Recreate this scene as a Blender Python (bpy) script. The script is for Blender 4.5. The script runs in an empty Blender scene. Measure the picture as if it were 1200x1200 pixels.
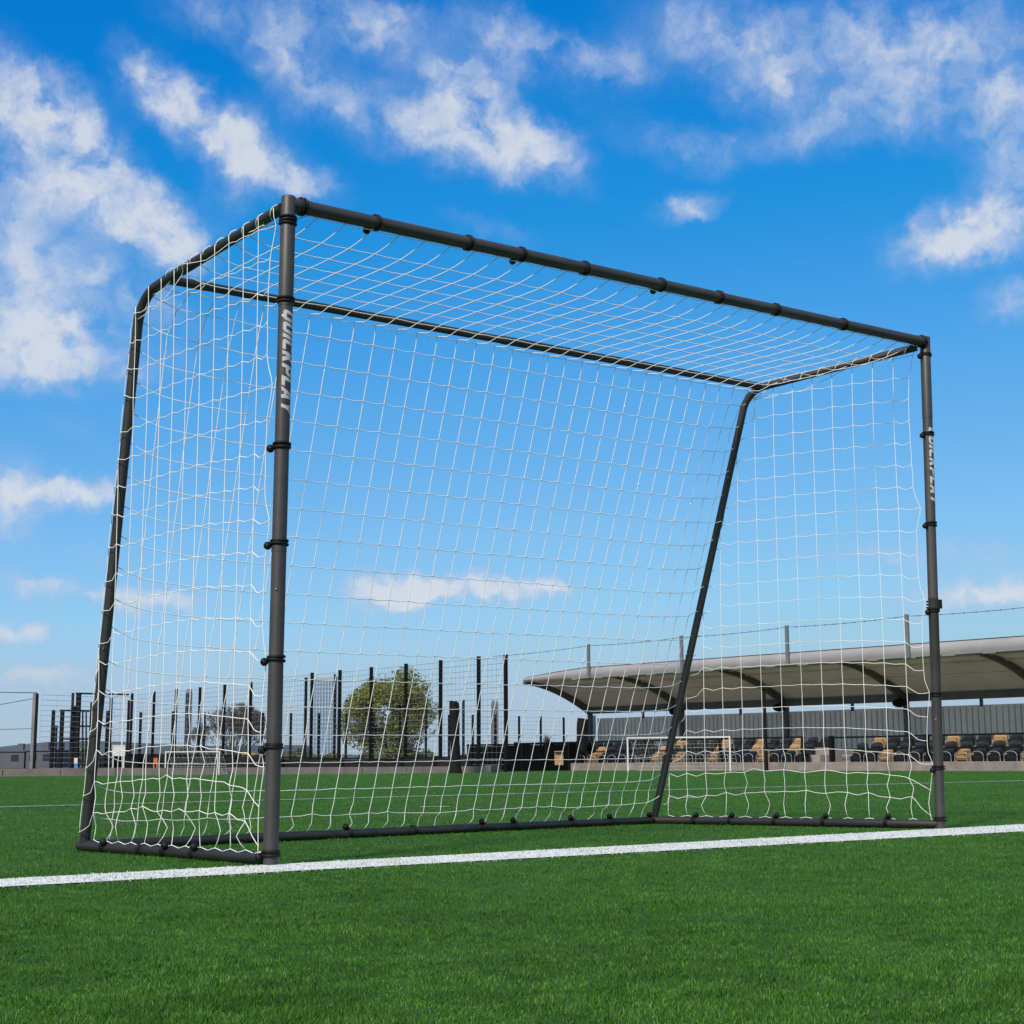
import bpy, bmesh, math, random
import numpy as np
from mathutils import Vector, Matrix
random.seed(7); rng = np.random.default_rng(7)
S = bpy.context.scene
COL = S.collection
PI = math.pi

# ------------------------------------------------------------------ camera
SC = 0.779
CAM = Vector((-2.443*SC, -5.252*SC, 0.357*SC))
YAW, PIT, ROL, F = 0.589, 0.164, -0.004, 1782.0
fw = Vector((math.sin(YAW)*math.cos(PIT), math.cos(YAW)*math.cos(PIT), math.sin(PIT)))
r0 = Vector((math.cos(YAW), -math.sin(YAW), 0)); u0 = r0.cross(fw)
RT = math.cos(ROL)*r0 + math.sin(ROL)*u0
UP = -math.sin(ROL)*r0 + math.cos(ROL)*u0
HF = Vector((math.sin(YAW), math.cos(YAW), 0))
def ray(x, y): return (fw + RT*((x-600)/F) - UP*((y-600)/F))
def at(x, y, D):
    """point of the view ray at horizontal distance D in front of the camera"""
    d = ray(x, y); return CAM + d*(D/d.dot(HF))
def ground(x, y, z=0.0):
    d = ray(x, y); return CAM + d*((z-CAM.z)/d.z)
def on_plane(x, y, p, n):
    d = ray(x, y); return CAM + d*((p-CAM).dot(n)/d.dot(n))
cam = bpy.data.cameras.new('camera'); co = bpy.data.objects.new('camera', cam); COL.objects.link(co)
M3 = Matrix((RT, UP, -fw)).transposed()
co.matrix_world = Matrix.Translation(CAM) @ M3.to_4x4()
cam.sensor_width = 36; cam.sensor_fit = 'HORIZONTAL'; cam.lens = F/1200*36
cam.clip_start = 0.05; cam.clip_end = 9000
S.camera = co

# ------------------------------------------------------------------ materials
def newmat(name):
    m = bpy.data.materials.new(name); m.use_nodes = True
    nt = m.node_tree; b = nt.nodes['Principled BSDF']
    return m, nt, b
def mat(name, col, rough=0.6, metal=0.0, vary=0.15, scale=6.0, spec=0.5, bump=0.0, bscale=60):
    m, nt, b = newmat(name)
    b.inputs['Roughness'].default_value = rough; b.inputs['Metallic'].default_value = metal
    b.inputs['Specular IOR Level'].default_value = spec
    tc = nt.nodes.new('ShaderNodeTexCoord')
    n = nt.nodes.new('ShaderNodeTexNoise'); n.inputs['Scale'].default_value = scale; n.inputs['Detail'].default_value = 6
    n.inputs['Roughness'].default_value = 0.65
    nt.links.new(tc.outputs['Object'], n.inputs['Vector'])
    r = nt.nodes.new('ShaderNodeValToRGB')
    r.color_ramp.elements[0].position = 0.3; r.color_ramp.elements[1].position = 0.7
    r.color_ramp.elements[0].color = tuple(c*(1-vary) for c in col)+(1,)
    r.color_ramp.elements[1].color = tuple(min(1, c*(1+vary)) for c in col)+(1,)
    nt.links.new(n.outputs['Fac'], r.inputs['Fac']); nt.links.new(r.outputs['Color'], b.inputs['Base Color'])
    if bump:
        n2 = nt.nodes.new('ShaderNodeTexNoise'); n2.inputs['Scale'].default_value = bscale; n2.inputs['Detail'].default_value = 4
        nt.links.new(tc.outputs['Object'], n2.inputs['Vector'])
        bp = nt.nodes.new('ShaderNodeBump'); bp.inputs['Strength'].default_value = bump
        nt.links.new(n2.outputs['Fac'], bp.inputs['Height']); nt.links.new(bp.outputs['Normal'], b.inputs['Normal'])
    return m
M = {}
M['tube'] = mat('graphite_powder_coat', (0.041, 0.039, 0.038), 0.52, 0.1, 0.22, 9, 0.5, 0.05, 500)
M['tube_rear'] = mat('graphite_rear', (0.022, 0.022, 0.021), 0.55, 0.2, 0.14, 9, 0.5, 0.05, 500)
M['rubber'] = mat('black_rubber', (0.005, 0.005, 0.005), 0.6, 0, 0.2, 20, 0.25)
M['cord'] = mat('white_cord', (0.74, 0.74, 0.71), 0.7, 0, 0.08, 30, 0.3)
M['letter'] = mat('silver_print', (0.42, 0.425, 0.43), 0.5, 0, 0.06, 60)
M['black_steel'] = mat('black_steel', (0.006, 0.006, 0.006), 0.7, 0, 0.25, 1.5, 0.15)
M['wire'] = mat('fence_wire', (0.16, 0.18, 0.20), 0.5, 0.3, 0.15, 3)
M['wire_pale'] = mat('pale_wire', (0.30, 0.33, 0.36), 0.5, 0.3, 0.15, 3)
M['galv'] = mat('galvanised', (0.20, 0.205, 0.21), 0.5, 0.5, 0.2, 4)
M['board'] = mat('dark_board', (0.013, 0.0125, 0.013), 0.8, 0, 0.4, 0.8, 0.2)
M['concrete'] = mat('kerb_concrete', (0.21, 0.178, 0.165), 0.85, 0, 0.28, 1.8, 0.3, 0.3, 12)
M['terrace'] = mat('terrace_concrete', (0.24, 0.225, 0.21), 0.85, 0, 0.25, 1.2, 0.3)
M['roof_under'] = mat('canopy_lining', (0.70, 0.635, 0.53), 0.7, 0, 0.14, 0.6, 0.3)
M['fascia'] = mat('canopy_fascia', (0.27, 0.265, 0.275), 0.55, 0.0, 0.12, 0.7)
M['trim'] = mat('gutter_trim', (0.19, 0.20, 0.18), 0.5, 0.1, 0.12, 0.8)
M['rib'] = mat('rib_steel', (0.085, 0.085, 0.075), 0.6, 0, 0.2, 1)
M['clad'] = mat('corrugated_cladding', (0.82, 0.745, 0.64), 0.55, 0.0, 0.12, 0.7)
M['seat_black'] = mat('black_plastic', (0.013, 0.013, 0.014), 0.4, 0, 0.2, 5)
M['seat_tan'] = mat('tan_plastic', (0.35, 0.21, 0.095), 0.45, 0, 0.15, 5)
M['seat_frame'] = mat('grey_seat_frame', (0.30, 0.30, 0.30), 0.45, 0.4, 0.1, 5)
M['white'] = mat('white_paint', (0.52, 0.52, 0.52), 0.5, 0, 0.05, 3)
M['white_net'] = mat('fine_white_net', (0.55, 0.55, 0.52), 0.7, 0, 0.05, 3)
M['netting'] = mat('black_netting', (0.008, 0.008, 0.009), 0.9, 0, 0.3, 3, 0.2, 0.5, 9)
M['bark'] = mat('bark', (0.055, 0.047, 0.038), 0.9, 0, 0.3, 3, 0.2)
M['twig'] = mat('grey_twig', (0.10, 0.088, 0.078), 0.9, 0, 0.3, 2, 0.2)
M['far_brick'] = mat('far_wall', (0.075, 0.08, 0.10), 0.8, 0, 0.25, 0.1)
M['far_window'] = mat('far_window', (0.02, 0.022, 0.03), 0.3, 0, 0.2, 0.2)
M['tower_frame'] = mat('tower_frame', (0.30, 0.38, 0.46), 0.5, 0, 0.1, 0.05)
M['slate_tower'] = mat('slate_tower', (0.16, 0.175, 0.20), 0.5, 0, 0.2, 0.03)
M['hill'] = mat('hill_green', (0.075, 0.10, 0.12), 0.95, 0, 0.25, 0.004, 0.1)
M['ground'] = mat('tarmac', (0.06, 0.06, 0.06), 0.9, 0, 0.25, 0.4, 0.2)
M['orange'] = mat('orange_board', (0.55, 0.12, 0.03), 0.6, 0, 0.1, 2)
M['yellow'] = mat('ochre_board', (0.42, 0.24, 0.05), 0.6, 0, 0.1, 2)
M['blue'] = mat('blue_board', (0.05, 0.20, 0.52), 0.6, 0, 0.1, 2)
M['glassdark'] = mat('tinted_glass', (0.03, 0.035, 0.045), 0.12, 0, 0.1, 1)

def glass_mat():
    m, nt, b = newmat('tower_glass')
    b.inputs['Base Color'].default_value = (0.22, 0.34, 0.46, 1); b.inputs['Metallic'].default_value = 0.55
    b.inputs['Roughness'].default_value = 0.25
    return m
M['tower_glass'] = glass_mat()

def leaf_mat(name, c1, c2, trans=0.25, patches=False):
    m, nt, b = newmat(name)
    oi = nt.nodes.new('ShaderNodeNewGeometry')
    r = nt.nodes.new('ShaderNodeValToRGB')
    r.color_ramp.elements[0].color = c1+(1,); r.color_ramp.elements[1].color = c2+(1,)
    nt.links.new(oi.outputs['Random Per Island'], r.inputs['Fac'])
    col = r.outputs['Color']
    if patches:
        r.color_ramp.elements[1].position = .88; e3 = r.color_ramp.elements.new(.97); e3.color = (.17, .25, .09, 1)
    if patches:   # worn and brushed areas of the pile
        pos = nt.nodes.new('ShaderNodeMapping'); pos.inputs['Scale'].default_value = (1, 1, 0); nt.links.new(oi.outputs['Position'], pos.inputs['Vector'])
        for sc, lo, hi in ((1.3, .80, 1.20), (7, .74, 1.26)):
            pn_ = nt.nodes.new('ShaderNodeTexNoise'); pn_.inputs['Scale'].default_value = sc; pn_.inputs['Detail'].default_value = 4; pn_.inputs['Roughness'].default_value = .6
            nt.links.new(pos.outputs[0], pn_.inputs['Vector'])
            mr_ = nt.nodes.new('ShaderNodeMapRange'); mr_.inputs['From Min'].default_value = .3; mr_.inputs['From Max'].default_value = .7; mr_.inputs['To Min'].default_value = lo; mr_.inputs['To Max'].default_value = hi
            nt.links.new(pn_.outputs['Fac'], mr_.inputs['Value'])
            sc_ = nt.nodes.new('ShaderNodeVectorMath'); sc_.operation = 'SCALE'; nt.links.new(col, sc_.inputs[0]); nt.links.new(mr_.outputs[0], sc_.inputs['Scale']); col = sc_.outputs[0]
    nt.links.new(col, b.inputs['Base Color'])
    b.inputs['Roughness'].default_value = 0.7; b.inputs['Specular IOR Level'].default_value = 0.15 if patches else 0.4
    tr = nt.nodes.new('ShaderNodeBsdfTranslucent'); nt.links.new(col, tr.inputs['Color'])
    mx = nt.nodes.new('ShaderNodeMixShader'); mx.inputs['Fac'].default_value = trans
    nt.links.new(b.outputs['BSDF'], mx.inputs[1]); nt.links.new(tr.outputs['BSDF'], mx.inputs[2])
    nt.links.new(mx.outputs['Shader'], nt.nodes['Material Output'].inputs['Surface'])
    return m
M['leaf'] = leaf_mat('spring_leaf', (0.115, 0.13, 0.025), (0.30, 0.30, 0.06), 0.4)
M['shrub_leaf'] = leaf_mat('shrub_leaf', (0.06, 0.075, 0.03), (0.14, 0.15, 0.07), 0.3)
M['blade'] = leaf_mat('turf_fibre', (0.023, 0.098, 0.007), (0.084, 0.218, 0.023), 0.3, True)
M['blade_white'] = leaf_mat('white_turf_fibre', (0.50, 0.51, 0.49), (0.82, 0.82, 0.80), 0.25)

def turf_mat():
    m, nt, b = newmat('artificial_turf')
    b.inputs['Roughness'].default_value = 0.8; b.inputs['Specular IOR Level'].default_value = 0.15
    tc = nt.nodes.new('ShaderNodeTexCoord')
    def noise(sc, det=5, ro=0.6):
        n = nt.nodes.new('ShaderNodeTexNoise'); n.inputs['Scale'].default_value = sc
        n.inputs['Detail'].default_value = det; n.inputs['Roughness'].default_value = ro
        nt.links.new(tc.outputs['Object'], n.inputs['Vector']); return n
    fine = noise(180, 4, 0.7); big = noise(0.35, 5, 0.6); mid = noise(6, 5, 0.7)
    r = nt.nodes.new('ShaderNodeValToRGB'); r.color_ramp.elements[0].position = 0.25; r.color_ramp.elements[1].position = 0.75
    r.color_ramp.elements[0].color = (0.018, 0.074, 0.007, 1); r.color_ramp.elements[1].color = (0.054, 0.150, 0.018, 1)
    nt.links.new(fine.outputs['Fac'], r.inputs['Fac'])
    def mul(a, n, lo, hi):
        mr = nt.nodes.new('ShaderNodeMapRange'); mr.inputs['From Min'].default_value = 0.3; mr.inputs['From Max'].default_value = 0.7
        mr.inputs['To Min'].default_value = lo; mr.inputs['To Max'].default_value = hi
        nt.links.new(n.outputs['Fac'], mr.inputs['Value'])
        mx = nt.nodes.new('ShaderNodeVectorMath'); mx.operation = 'SCALE'
        nt.links.new(a, mx.inputs[0]); nt.links.new(mr.outputs['Result'], mx.inputs['Scale']); return mx.outputs['Vector']
    c = mul(r.outputs['Color'], mid, 0.86, 1.14); c = mul(c, big, 0.88, 1.12)
    nt.links.new(c, b.inputs['Base Color'])
    bp = nt.nodes.new('ShaderNodeBump'); bp.inputs['Strength'].default_value = 0.6; bp.inputs['Distance'].default_value = 0.02
    nt.links.new(fine.outputs['Fac'], bp.inputs['Height']); nt.links.new(bp.outputs['Normal'], b.inputs['Normal'])
    return m
M['turf'] = turf_mat()
def line_mat(name, white, cov, scale=260):
    """worn white fibres with green showing through the gaps"""
    m, nt, b = newmat(name); b.inputs['Roughness'].default_value = 0.8; b.inputs['Specular IOR Level'].default_value = 0.15
    tc = nt.nodes.new('ShaderNodeTexCoord')
    n = nt.nodes.new('ShaderNodeTexNoise'); n.inputs['Scale'].default_value = scale; n.inputs['Detail'].default_value = 4; n.inputs['Roughness'].default_value = 0.7
    nt.links.new(tc.outputs['Object'], n.inputs['Vector'])
    r = nt.nodes.new('ShaderNodeValToRGB')
    r.color_ramp.elements[0].position = 0.5-cov*0.3; r.color_ramp.elements[1].position = 0.6-cov*0.3
    r.color_ramp.elements[0].color = (0.10, 0.16, 0.08, 1); r.color_ramp.elements[1].color = (white, white, white*0.98, 1)
    nt.links.new(n.outputs['Fac'], r.inputs['Fac']); nt.links.new(r.outputs['Color'], b.inputs['Base Color'])
    return m
M['line'] = line_mat('goal_line_white', 0.76, 0.34, 140)
M['far_line'] = line_mat('far_line_white', 0.34, 0.15, 14)

# ------------------------------------------------------------------ object helpers
def tag(o, label=None, cat=None, group=None, kind=None):
    if label: o['label'] = label
    if cat: o['category'] = cat
    if group: o['group'] = group
    if kind: o['kind'] = kind
    return o
def empty(name, loc, label, cat, group=None):
    o = bpy.data.objects.new(name, None); COL.objects.link(o); o.location = loc
    o.empty_display_size = 0.2
    return tag(o, label, cat, group)
def link_mesh(name, me, m, parent=None, smooth=False):
    if m is not None: me.materials.append(m)
    o = bpy.data.objects.new(name, me); COL.objects.link(o)
    if parent is not None:
        o.parent = parent
        mw = Matrix.Identity(4); p = parent; 
        while p is not None: mw = p.matrix_basis @ mw if False else mw; p = p.parent
        # every parent is unrotated: undo its offset so that mesh data stays in world metres
        off = Vector((0, 0, 0)); p = parent
        while p is not None: off += p.location; p = p.parent
        o.location = -off
    if smooth: me.shade_smooth()
    return o
class MB:
    def __init__(s): s.v = []; s.f = []
    def add(s, vs, fs):
        b = len(s.v); s.v += [tuple(v) for v in vs]; s.f += [tuple(i+b for i in f) for f in fs]
    def box(s, c, ax, ay, az):
        """centre + three half-axis vectors"""
        c, ax, ay, az = Vector(c), Vector(ax), Vector(ay), Vector(az)
        vs = [c+ax*i+ay*j+az*k for k in (-1, 1) for j in (-1, 1) for i in (-1, 1)]
        s.add(vs, [(0, 2, 3, 1), (4, 5, 7, 6), (0, 1, 5, 4), (1, 3, 7, 5), (3, 2, 6, 7), (2, 0, 4, 6)])
    def bar(s, a, b, w, h=None, side=None):
        """rectangular bar from a to b"""
        a, b = Vector(a), Vector(b); d = b-a
        up = Vector((0, 0, 1)) if abs(d.normalized().z) < 0.9 else (side or Vector((0, 1, 0)))
        x = d.cross(up).normalized(); y = x.cross(d).normalized()
        s.box((a+b)/2, d/2, x*w/2, y*(h or w)/2)
    def tube(s, pts, r, n=10, cap=True, radii=None):
        pts = [Vector(p) for p in pts]; m = len(pts)
        t0 = (pts[1]-pts[0]).normalized()
        nx = t0.cross(Vector((0, 0, 1)) if abs(t0.z) < 0.9 else Vector((1, 0, 0))).normalized()
        vs = []; 
        for i, p in enumerate(pts):
            t = ((pts[min(i+1, m-1)]-p).normalized() + (p-pts[max(i-1, 0)]).normalized()).normalized()
            nx = (nx - t*nx.dot(t)).normalized(); ny = t.cross(nx)
            rr = radii[i] if radii else r
            for k in range(n):
                a = 2*PI*k/n; vs.append(p + (nx*math.cos(a)+ny*math.sin(a))*rr)
        fs = [(i*n+k, i*n+(k+1) % n, (i+1)*n+(k+1) % n, (i+1)*n+k) for i in range(m-1) for k in range(n)]
        if cap: fs += [tuple(range(n))[::-1], tuple((m-1)*n+k for k in range(n))]
        s.add(vs, fs)
    def ring(s, c, axis, R, r, n=20, m=8, a0=0, a1=2*PI):
        c = Vector(c); ax = Vector(axis).normalized()
        x = ax.cross(Vector((0, 0, 1)) if abs(ax.z) < 0.9 else Vector((1, 0, 0))).normalized(); y = ax.cross(x)
        vs = []
        for i in range(n):
            a = 2*PI*i/n; rad = x*math.cos(a)+y*math.sin(a)
            for k in range(m):
                b = 2*PI*k/m; vs.append(c+rad*(R+r*math.cos(b))+ax*(r*math.sin(b)))
        s.add(vs, [(i*m+k, ((i+1) % n)*m+k, ((i+1) % n)*m+(k+1) % m, i*m+(k+1) % m) for i in range(n) for k in range(m)])
    def ball(s, c, r, n=10, m=7, sq=(1, 1, 1)):
        c = Vector(c); vs = []; 
        for j in range(m+1):
            th = PI*j/m
            for i in range(n):
                a = 2*PI*i/n; vs.append(c+Vector((math.sin(th)*math.cos(a)*sq[0], math.sin(th)*math.sin(a)*sq[1], math.cos(th)*sq[2]))*r)
        s.add(vs, [(j*n+i, (j+1)*n+i, (j+1)*n+(i+1) % n, j*n+(i+1) % n) for j in range(m) for i in range(n)])
    def sheet(s, rows):
        m = len(rows); n = len(rows[0])
        s.add([p for r in rows for p in r], [(i*n+j, i*n+j+1, (i+1)*n+j+1, (i+1)*n+j) for i in range(m-1) for j in range(n-1)])
    def build(s, name, m, parent=None, smooth=False, angle=None):
        me = bpy.data.meshes.new(name); me.from_pydata(s.v, [], s.f); me.update()
        o = link_mesh(name, me, m, parent, smooth)
        if smooth and angle: me.set_sharp_from_angle(angle=math.radians(angle))
        return o
def struct(name, mb, m): return tag(mb.build(name, m), kind='structure')

# ------------------------------------------------------------------ light + sky
SUN_AZ, SUN_EL = math.radians(240), math.radians(41)     # azimuth clockwise from +Y
sd = Vector((math.sin(SUN_AZ)*math.cos(SUN_EL), math.cos(SUN_AZ)*math.cos(SUN_EL), math.sin(SUN_EL)))
sun = bpy.data.lights.new('sun', 'SUN'); so = bpy.data.objects.new('sun', sun); COL.objects.link(so)
sun.energy = 4.8; sun.angle = math.radians(7); sun.color = (1.0, 0.90, 0.76)
so.rotation_euler = sd.to_track_quat('Z', 'Y').to_euler(); so.location = sd*50

W = bpy.data.worlds.new('World'); S.world = W; W.use_nodes = True
nt = W.node_tree; N = nt.nodes; L = nt.links
bg = N['Background']; bg.inputs['Strength'].default_value = 0.10
sky = N.new('ShaderNodeTexSky'); sky.sky_type = 'NISHITA'; sky.sun_disc = False
sky.sun_elevation = SUN_EL; sky.sun_rotation = SUN_AZ
sky.air_density = 0.7; sky.dust_density = 0.0; sky.ozone_density = 6.0
# the photograph's deep, saturated blue: a colour grade on the sky texture
pre = N.new('ShaderNodeVectorMath'); pre.operation = 'SCALE'; pre.inputs['Scale'].default_value = 0.1; L.new(sky.outputs['Color'], pre.inputs[0])
cv = N.new('ShaderNodeRGBCurve'); L.new(pre.outputs[0], cv.inputs['Color'])
GRADE = [[(0, 0), (.067, .003), (.089, .018), (.133, .105), (.202, .216), (.283, .300), (.366, .345), (.468, .390), (.60, .41), (1, .43)],
         [(0, 0), (.133, .212), (.175, .283), (.258, .397), (.376, .515), (.497, .600), (.610, .620), (.716, .597), (.80, .555), (1, .53)],
         [(0, 0), (.287, .651), (.371, .73), (.509, .82), (.672, .87), (.815, .88), (.875, .87), (.90, .84), (.925, .81), (1, .78)]]
for ci, pts in enumerate(GRADE):
    c = cv.mapping.curves[ci]
    while len(c.points) > 2: c.points.remove(c.points[1])
    c.points[0].location = pts[0]; c.points[1].location = pts[-1]
    for q in pts[1:-1]: c.points.new(*q)
    for q in c.points: q.handle_type = 'VECTOR'
cv.mapping.update()
hs = N.new('ShaderNodeVectorMath'); hs.operation = 'SCALE'; hs.inputs['Scale'].default_value = 10.0; L.new(cv.outputs['Color'], hs.inputs[0])
def math_node(op, a, b=None, c=None):
    n = N.new('ShaderNodeMath'); n.operation = op
    for i, v in enumerate((a, b, c)):
        if v is None: continue
        if isinstance(v, (int, float)): n.inputs[i].default_value = v
        else: L.new(v, n.inputs[i])
    return n.outputs[0]
tc = N.new('ShaderNodeTexCoord'); sx = N.new('ShaderNodeSeparateXYZ'); L.new(tc.outputs['Generated'], sx.inputs[0])
az = math_node('ARCTAN2', sx.outputs['X'], sx.outputs['Y']); el = math_node('ARCSINE', sx.outputs['Z'])
cx = N.new('ShaderNodeCombineXYZ'); L.new(az, cx.inputs[0]); L.new(el, cx.inputs[1])
# ragged edges: the sky position is pushed about by noise before the cloud banks are looked up
def noise3(vec, scale, det, rough, dist=0.0, seed=(0, 0, 0)):
    mp = N.new('ShaderNodeMapping'); mp.inputs['Location'].default_value = seed; L.new(vec, mp.inputs['Vector'])
    n = N.new('ShaderNodeTexNoise'); n.inputs['Scale'].default_value = scale; n.inputs['Detail'].default_value = det
    n.inputs['Roughness'].default_value = rough; n.inputs['Distortion'].default_value = dist
    L.new(mp.outputs[0], n.inputs['Vector']); return n
wn = noise3(cx.outputs[0], 34, 5, 0.62)
wv = N.new('ShaderNodeVectorMath'); wv.operation = 'SUBTRACT'; L.new(wn.outputs['Color'], wv.inputs[0]); wv.inputs[1].default_value = (0.5, 0.5, 0.5)
ws = N.new('ShaderNodeVectorMath'); ws.operation = 'SCALE'; ws.inputs['Scale'].default_value = 0.034; L.new(wv.outputs[0], ws.inputs[0])
wa = N.new('ShaderNodeVectorMath'); wa.operation = 'ADD'; L.new(cx.outputs[0], wa.inputs[0]); L.new(ws.outputs[0], wa.inputs[1])
wz = N.new('ShaderNodeVectorMath'); wz.operation = 'MULTIPLY'; wz.inputs[1].default_value = (1, 1, 0); L.new(wa.outputs[0], wz.inputs[0])
CLOUDS = [  # x, y, rx, ry, tilt(deg, clockwise in the picture), weight
 (30, 115, 95, 50, 25, .95), (85, 170, 100, 48, 35, .95), (40, 225, 95, 62, 10, .85), (130, 225, 80, 42, 35, .9), (190, 268, 62, 34, 28, 1.15),
 (62, 392, 100, 54, 18, 1.9), (20, 425, 60, 30, 0, .8), (40, 312, 80, 32, 10, .62), (125, 315, 50, 26, 15, .6),
 (185, 110, 70, 36, 40, .7), (215, 120, 62, 32, 40, .85), (300, 170, 60, 36, 30, .7), (480, 60, 70, 34, 20, .5), (720, 150, 60, 26, 20, .35), (265, 165, 75, 40, 35, .95), (310, 205, 60, 26, 15, .8), (370, 215, 45, 24, 20, .85), (270, 235, 40, 26, 30, .65), (165, 75, 45, 22, 50, .5),
 (330, 80, 60, 36, 30, .8), (400, 110, 80, 46, 25, .85), (340, 14, 130, 34, 5, .85), (440, 20, 70, 26, 5, .7), (235, 20, 60, 26, 10, .5),
 (535, 140, 70, 50, 20, 1.05), (590, 170, 80, 42, 15, 1.1), (650, 182, 50, 32, 20, 1.0), (560, 100, 60, 26, 10, .6), (470, 160, 60, 40, 20, .5),
 (575, 40, 62, 40, 30, .9), (645, 72, 62, 32, 25, .85), (705, 60, 60, 26, 20, .6), (740, 95, 50, 26, 20, .5),
 (800, 30, 90, 50, 25, .62), (870, 70, 95, 50, 20, .62), (960, 30, 120, 50, 5, .55), (1060, 30, 110, 50, 0, .58), (1150, 50, 110, 60, 5, .58), (1000, 95, 110, 46, 10, .5),
 (1110, 120, 100, 50, 10, .5), (935, 125, 90, 36, 10, .5), (1030, 150, 80, 30, 10, .5), (815, 178, 58, 26, 10, .95), (925, 172, 62, 24, 5, .7), (1190, 115, 60, 60, 0, .7),
 (806, 243, 46, 17, -5, 1.1), (1115, 285, 80, 34, -8, 1.2), (1165, 255, 70, 38, -5, 1.25), (1185, 195, 60, 32, 10, .65), (1190, 348, 48, 26, -10, 1.05),
 (560, 268, 55, 20, 22, .5), (620, 285, 40, 16, 20, .35), (230, 285, 40, 40, 30, .45), (160, 345, 50, 30, 20, .55), (200, 395, 75, 55, 20, .5), (5, 590, 50, 54, 5, 1.6), (98, 580, 56, 22, -4, 1.6),
 (60, 690, 120, 19, 3, 1.1), (185, 702, 80, 20, 5, 1.3), (10, 736, 55, 18, 0, 1.5), (60, 794, 75, 17, 0, 1.5), (455, 698, 75, 27, -4, 1.7), (550, 690, 110, 20, 0, 1.5),
 (620, 692, 60, 12, 3, 1.0), (1150, 696, 100, 22, 0, 1.8), (1080, 648, 160, 20, 3, 1.1), (90, 505, 45, 14, 20, .5), (110, 655, 60, 13, 8, .6),
 (330, 690, 60, 12, 0, .4), (700, 228, 34, 12, 10, .35), (880, 700, 120, 12, 0, .35),
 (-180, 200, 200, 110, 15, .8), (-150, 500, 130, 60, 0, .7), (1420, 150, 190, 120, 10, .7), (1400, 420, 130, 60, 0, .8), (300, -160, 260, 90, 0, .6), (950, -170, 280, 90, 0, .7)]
acc = None
for (px, py, rx, ry, tilt, wgt) in CLOUDS:
    d = ray(px, py).normalized(); a = math.atan2(d.x, d.y); e = math.asin(d.z)
    mp = N.new('ShaderNodeMapping'); mp.vector_type = 'TEXTURE'
    mp.inputs['Location'].default_value = (a, e, 0); mp.inputs['Rotation'].default_value = (0, 0, -math.radians(tilt))
    mp.inputs['Scale'].default_value = (rx*1.2/F/math.cos(e), ry*1.25/F, 1)
    L.new(wz.outputs[0], mp.inputs['Vector'])
    ln = N.new('ShaderNodeVectorMath'); ln.operation = 'LENGTH'; L.new(mp.outputs[0], ln.inputs[0])
    mr = N.new('ShaderNodeMapRange'); mr.interpolation_type = 'SMOOTHSTEP'
    mr.inputs['From Min'].default_value = 1.35; mr.inputs['From Max'].default_value = 0.0
    mr.inputs['To Min'].default_value = 0; mr.inputs['To Max'].default_value = wgt
    L.new(ln.outputs['Value'], mr.inputs['Value'])
    acc = mr.outputs[0] if acc is None else math_node('ADD', acc, mr.outputs[0])
# unseen cloud added over the rest of the sky to whiten the ambient light
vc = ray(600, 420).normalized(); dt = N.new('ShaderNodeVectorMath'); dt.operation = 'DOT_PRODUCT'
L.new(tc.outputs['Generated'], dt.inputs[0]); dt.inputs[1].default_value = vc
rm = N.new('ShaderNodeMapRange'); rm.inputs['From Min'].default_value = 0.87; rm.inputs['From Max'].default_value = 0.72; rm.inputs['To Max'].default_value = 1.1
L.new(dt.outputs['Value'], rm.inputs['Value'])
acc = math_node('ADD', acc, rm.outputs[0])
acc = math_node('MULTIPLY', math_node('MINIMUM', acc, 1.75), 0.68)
f1 = noise3(wa.outputs[0], 44, 6, 0.53, 0.1, (6.4, 1.9, 0)); f2 = noise3(wa.outputs[0], 20, 5, 0.55, 0.3, (1.9, 5.4, 0))
tex = math_node('ADD', math_node('MULTIPLY', math_node('SUBTRACT', f1.outputs['Fac'], 0.5), 1.7), math_node('MULTIPLY', math_node('SUBTRACT', f2.outputs['Fac'], 0.5), 2.0))
den = math_node('MULTIPLY', acc, math_node('ADD', tex, 1.0))
dm = N.new('ShaderNodeMapRange'); dm.interpolation_type = 'SMOOTHSTEP'; dm.inputs['From Min'].default_value = 0.05; dm.inputs['From Max'].default_value = 1.42
L.new(den, dm.inputs['Value'])
fac = math_node('MULTIPLY', dm.outputs[0], 0.90)
cr = N.new('ShaderNodeValToRGB'); cr.color_ramp.elements[0].position = 0.15; cr.color_ramp.elements[1].position = 0.95
cr.color_ramp.elements[0].color = (0.44, 0.57, 0.84, 1); cr.color_ramp.elements[1].color = (0.78, 0.82, 0.89, 1)
L.new(fac, cr.inputs['Fac'])
cs = N.new('ShaderNodeVectorMath'); cs.operation = 'SCALE'; cs.inputs['Scale'].default_value = 9.0; L.new(cr.outputs['Color'], cs.inputs[0])
mx = N.new('ShaderNodeMix'); mx.data_type = 'RGBA'
L.new(fac, mx.inputs['Factor']); L.new(hs.outputs[0], mx.inputs['A']); L.new(cs.outputs[0], mx.inputs['B'])
hz = N.new('ShaderNodeMapRange'); hz.interpolation_type = 'SMOOTHSTEP'; hz.inputs['From Min'].default_value = 0.105; hz.inputs['From Max'].default_value = 0.0
hz.inputs['To Max'].default_value = 0.92; L.new(el, hz.inputs['Value'])
m2 = N.new('ShaderNodeMix'); m2.data_type = 'RGBA'; m2.inputs['B'].default_value = (4.1, 5.4, 6.3, 1)
L.new(hz.outputs[0], m2.inputs['Factor']); L.new(mx.outputs['Result'], m2.inputs['A'])
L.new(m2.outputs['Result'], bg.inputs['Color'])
W.cycles.sampling_method = 'MANUAL'; W.cycles.sample_map_resolution = 512
S.view_settings.view_transform = 'Standard'; S.view_settings.look = 'None'
S.view_settings.exposure = 0.0; S.view_settings.gamma = 1.0
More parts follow.
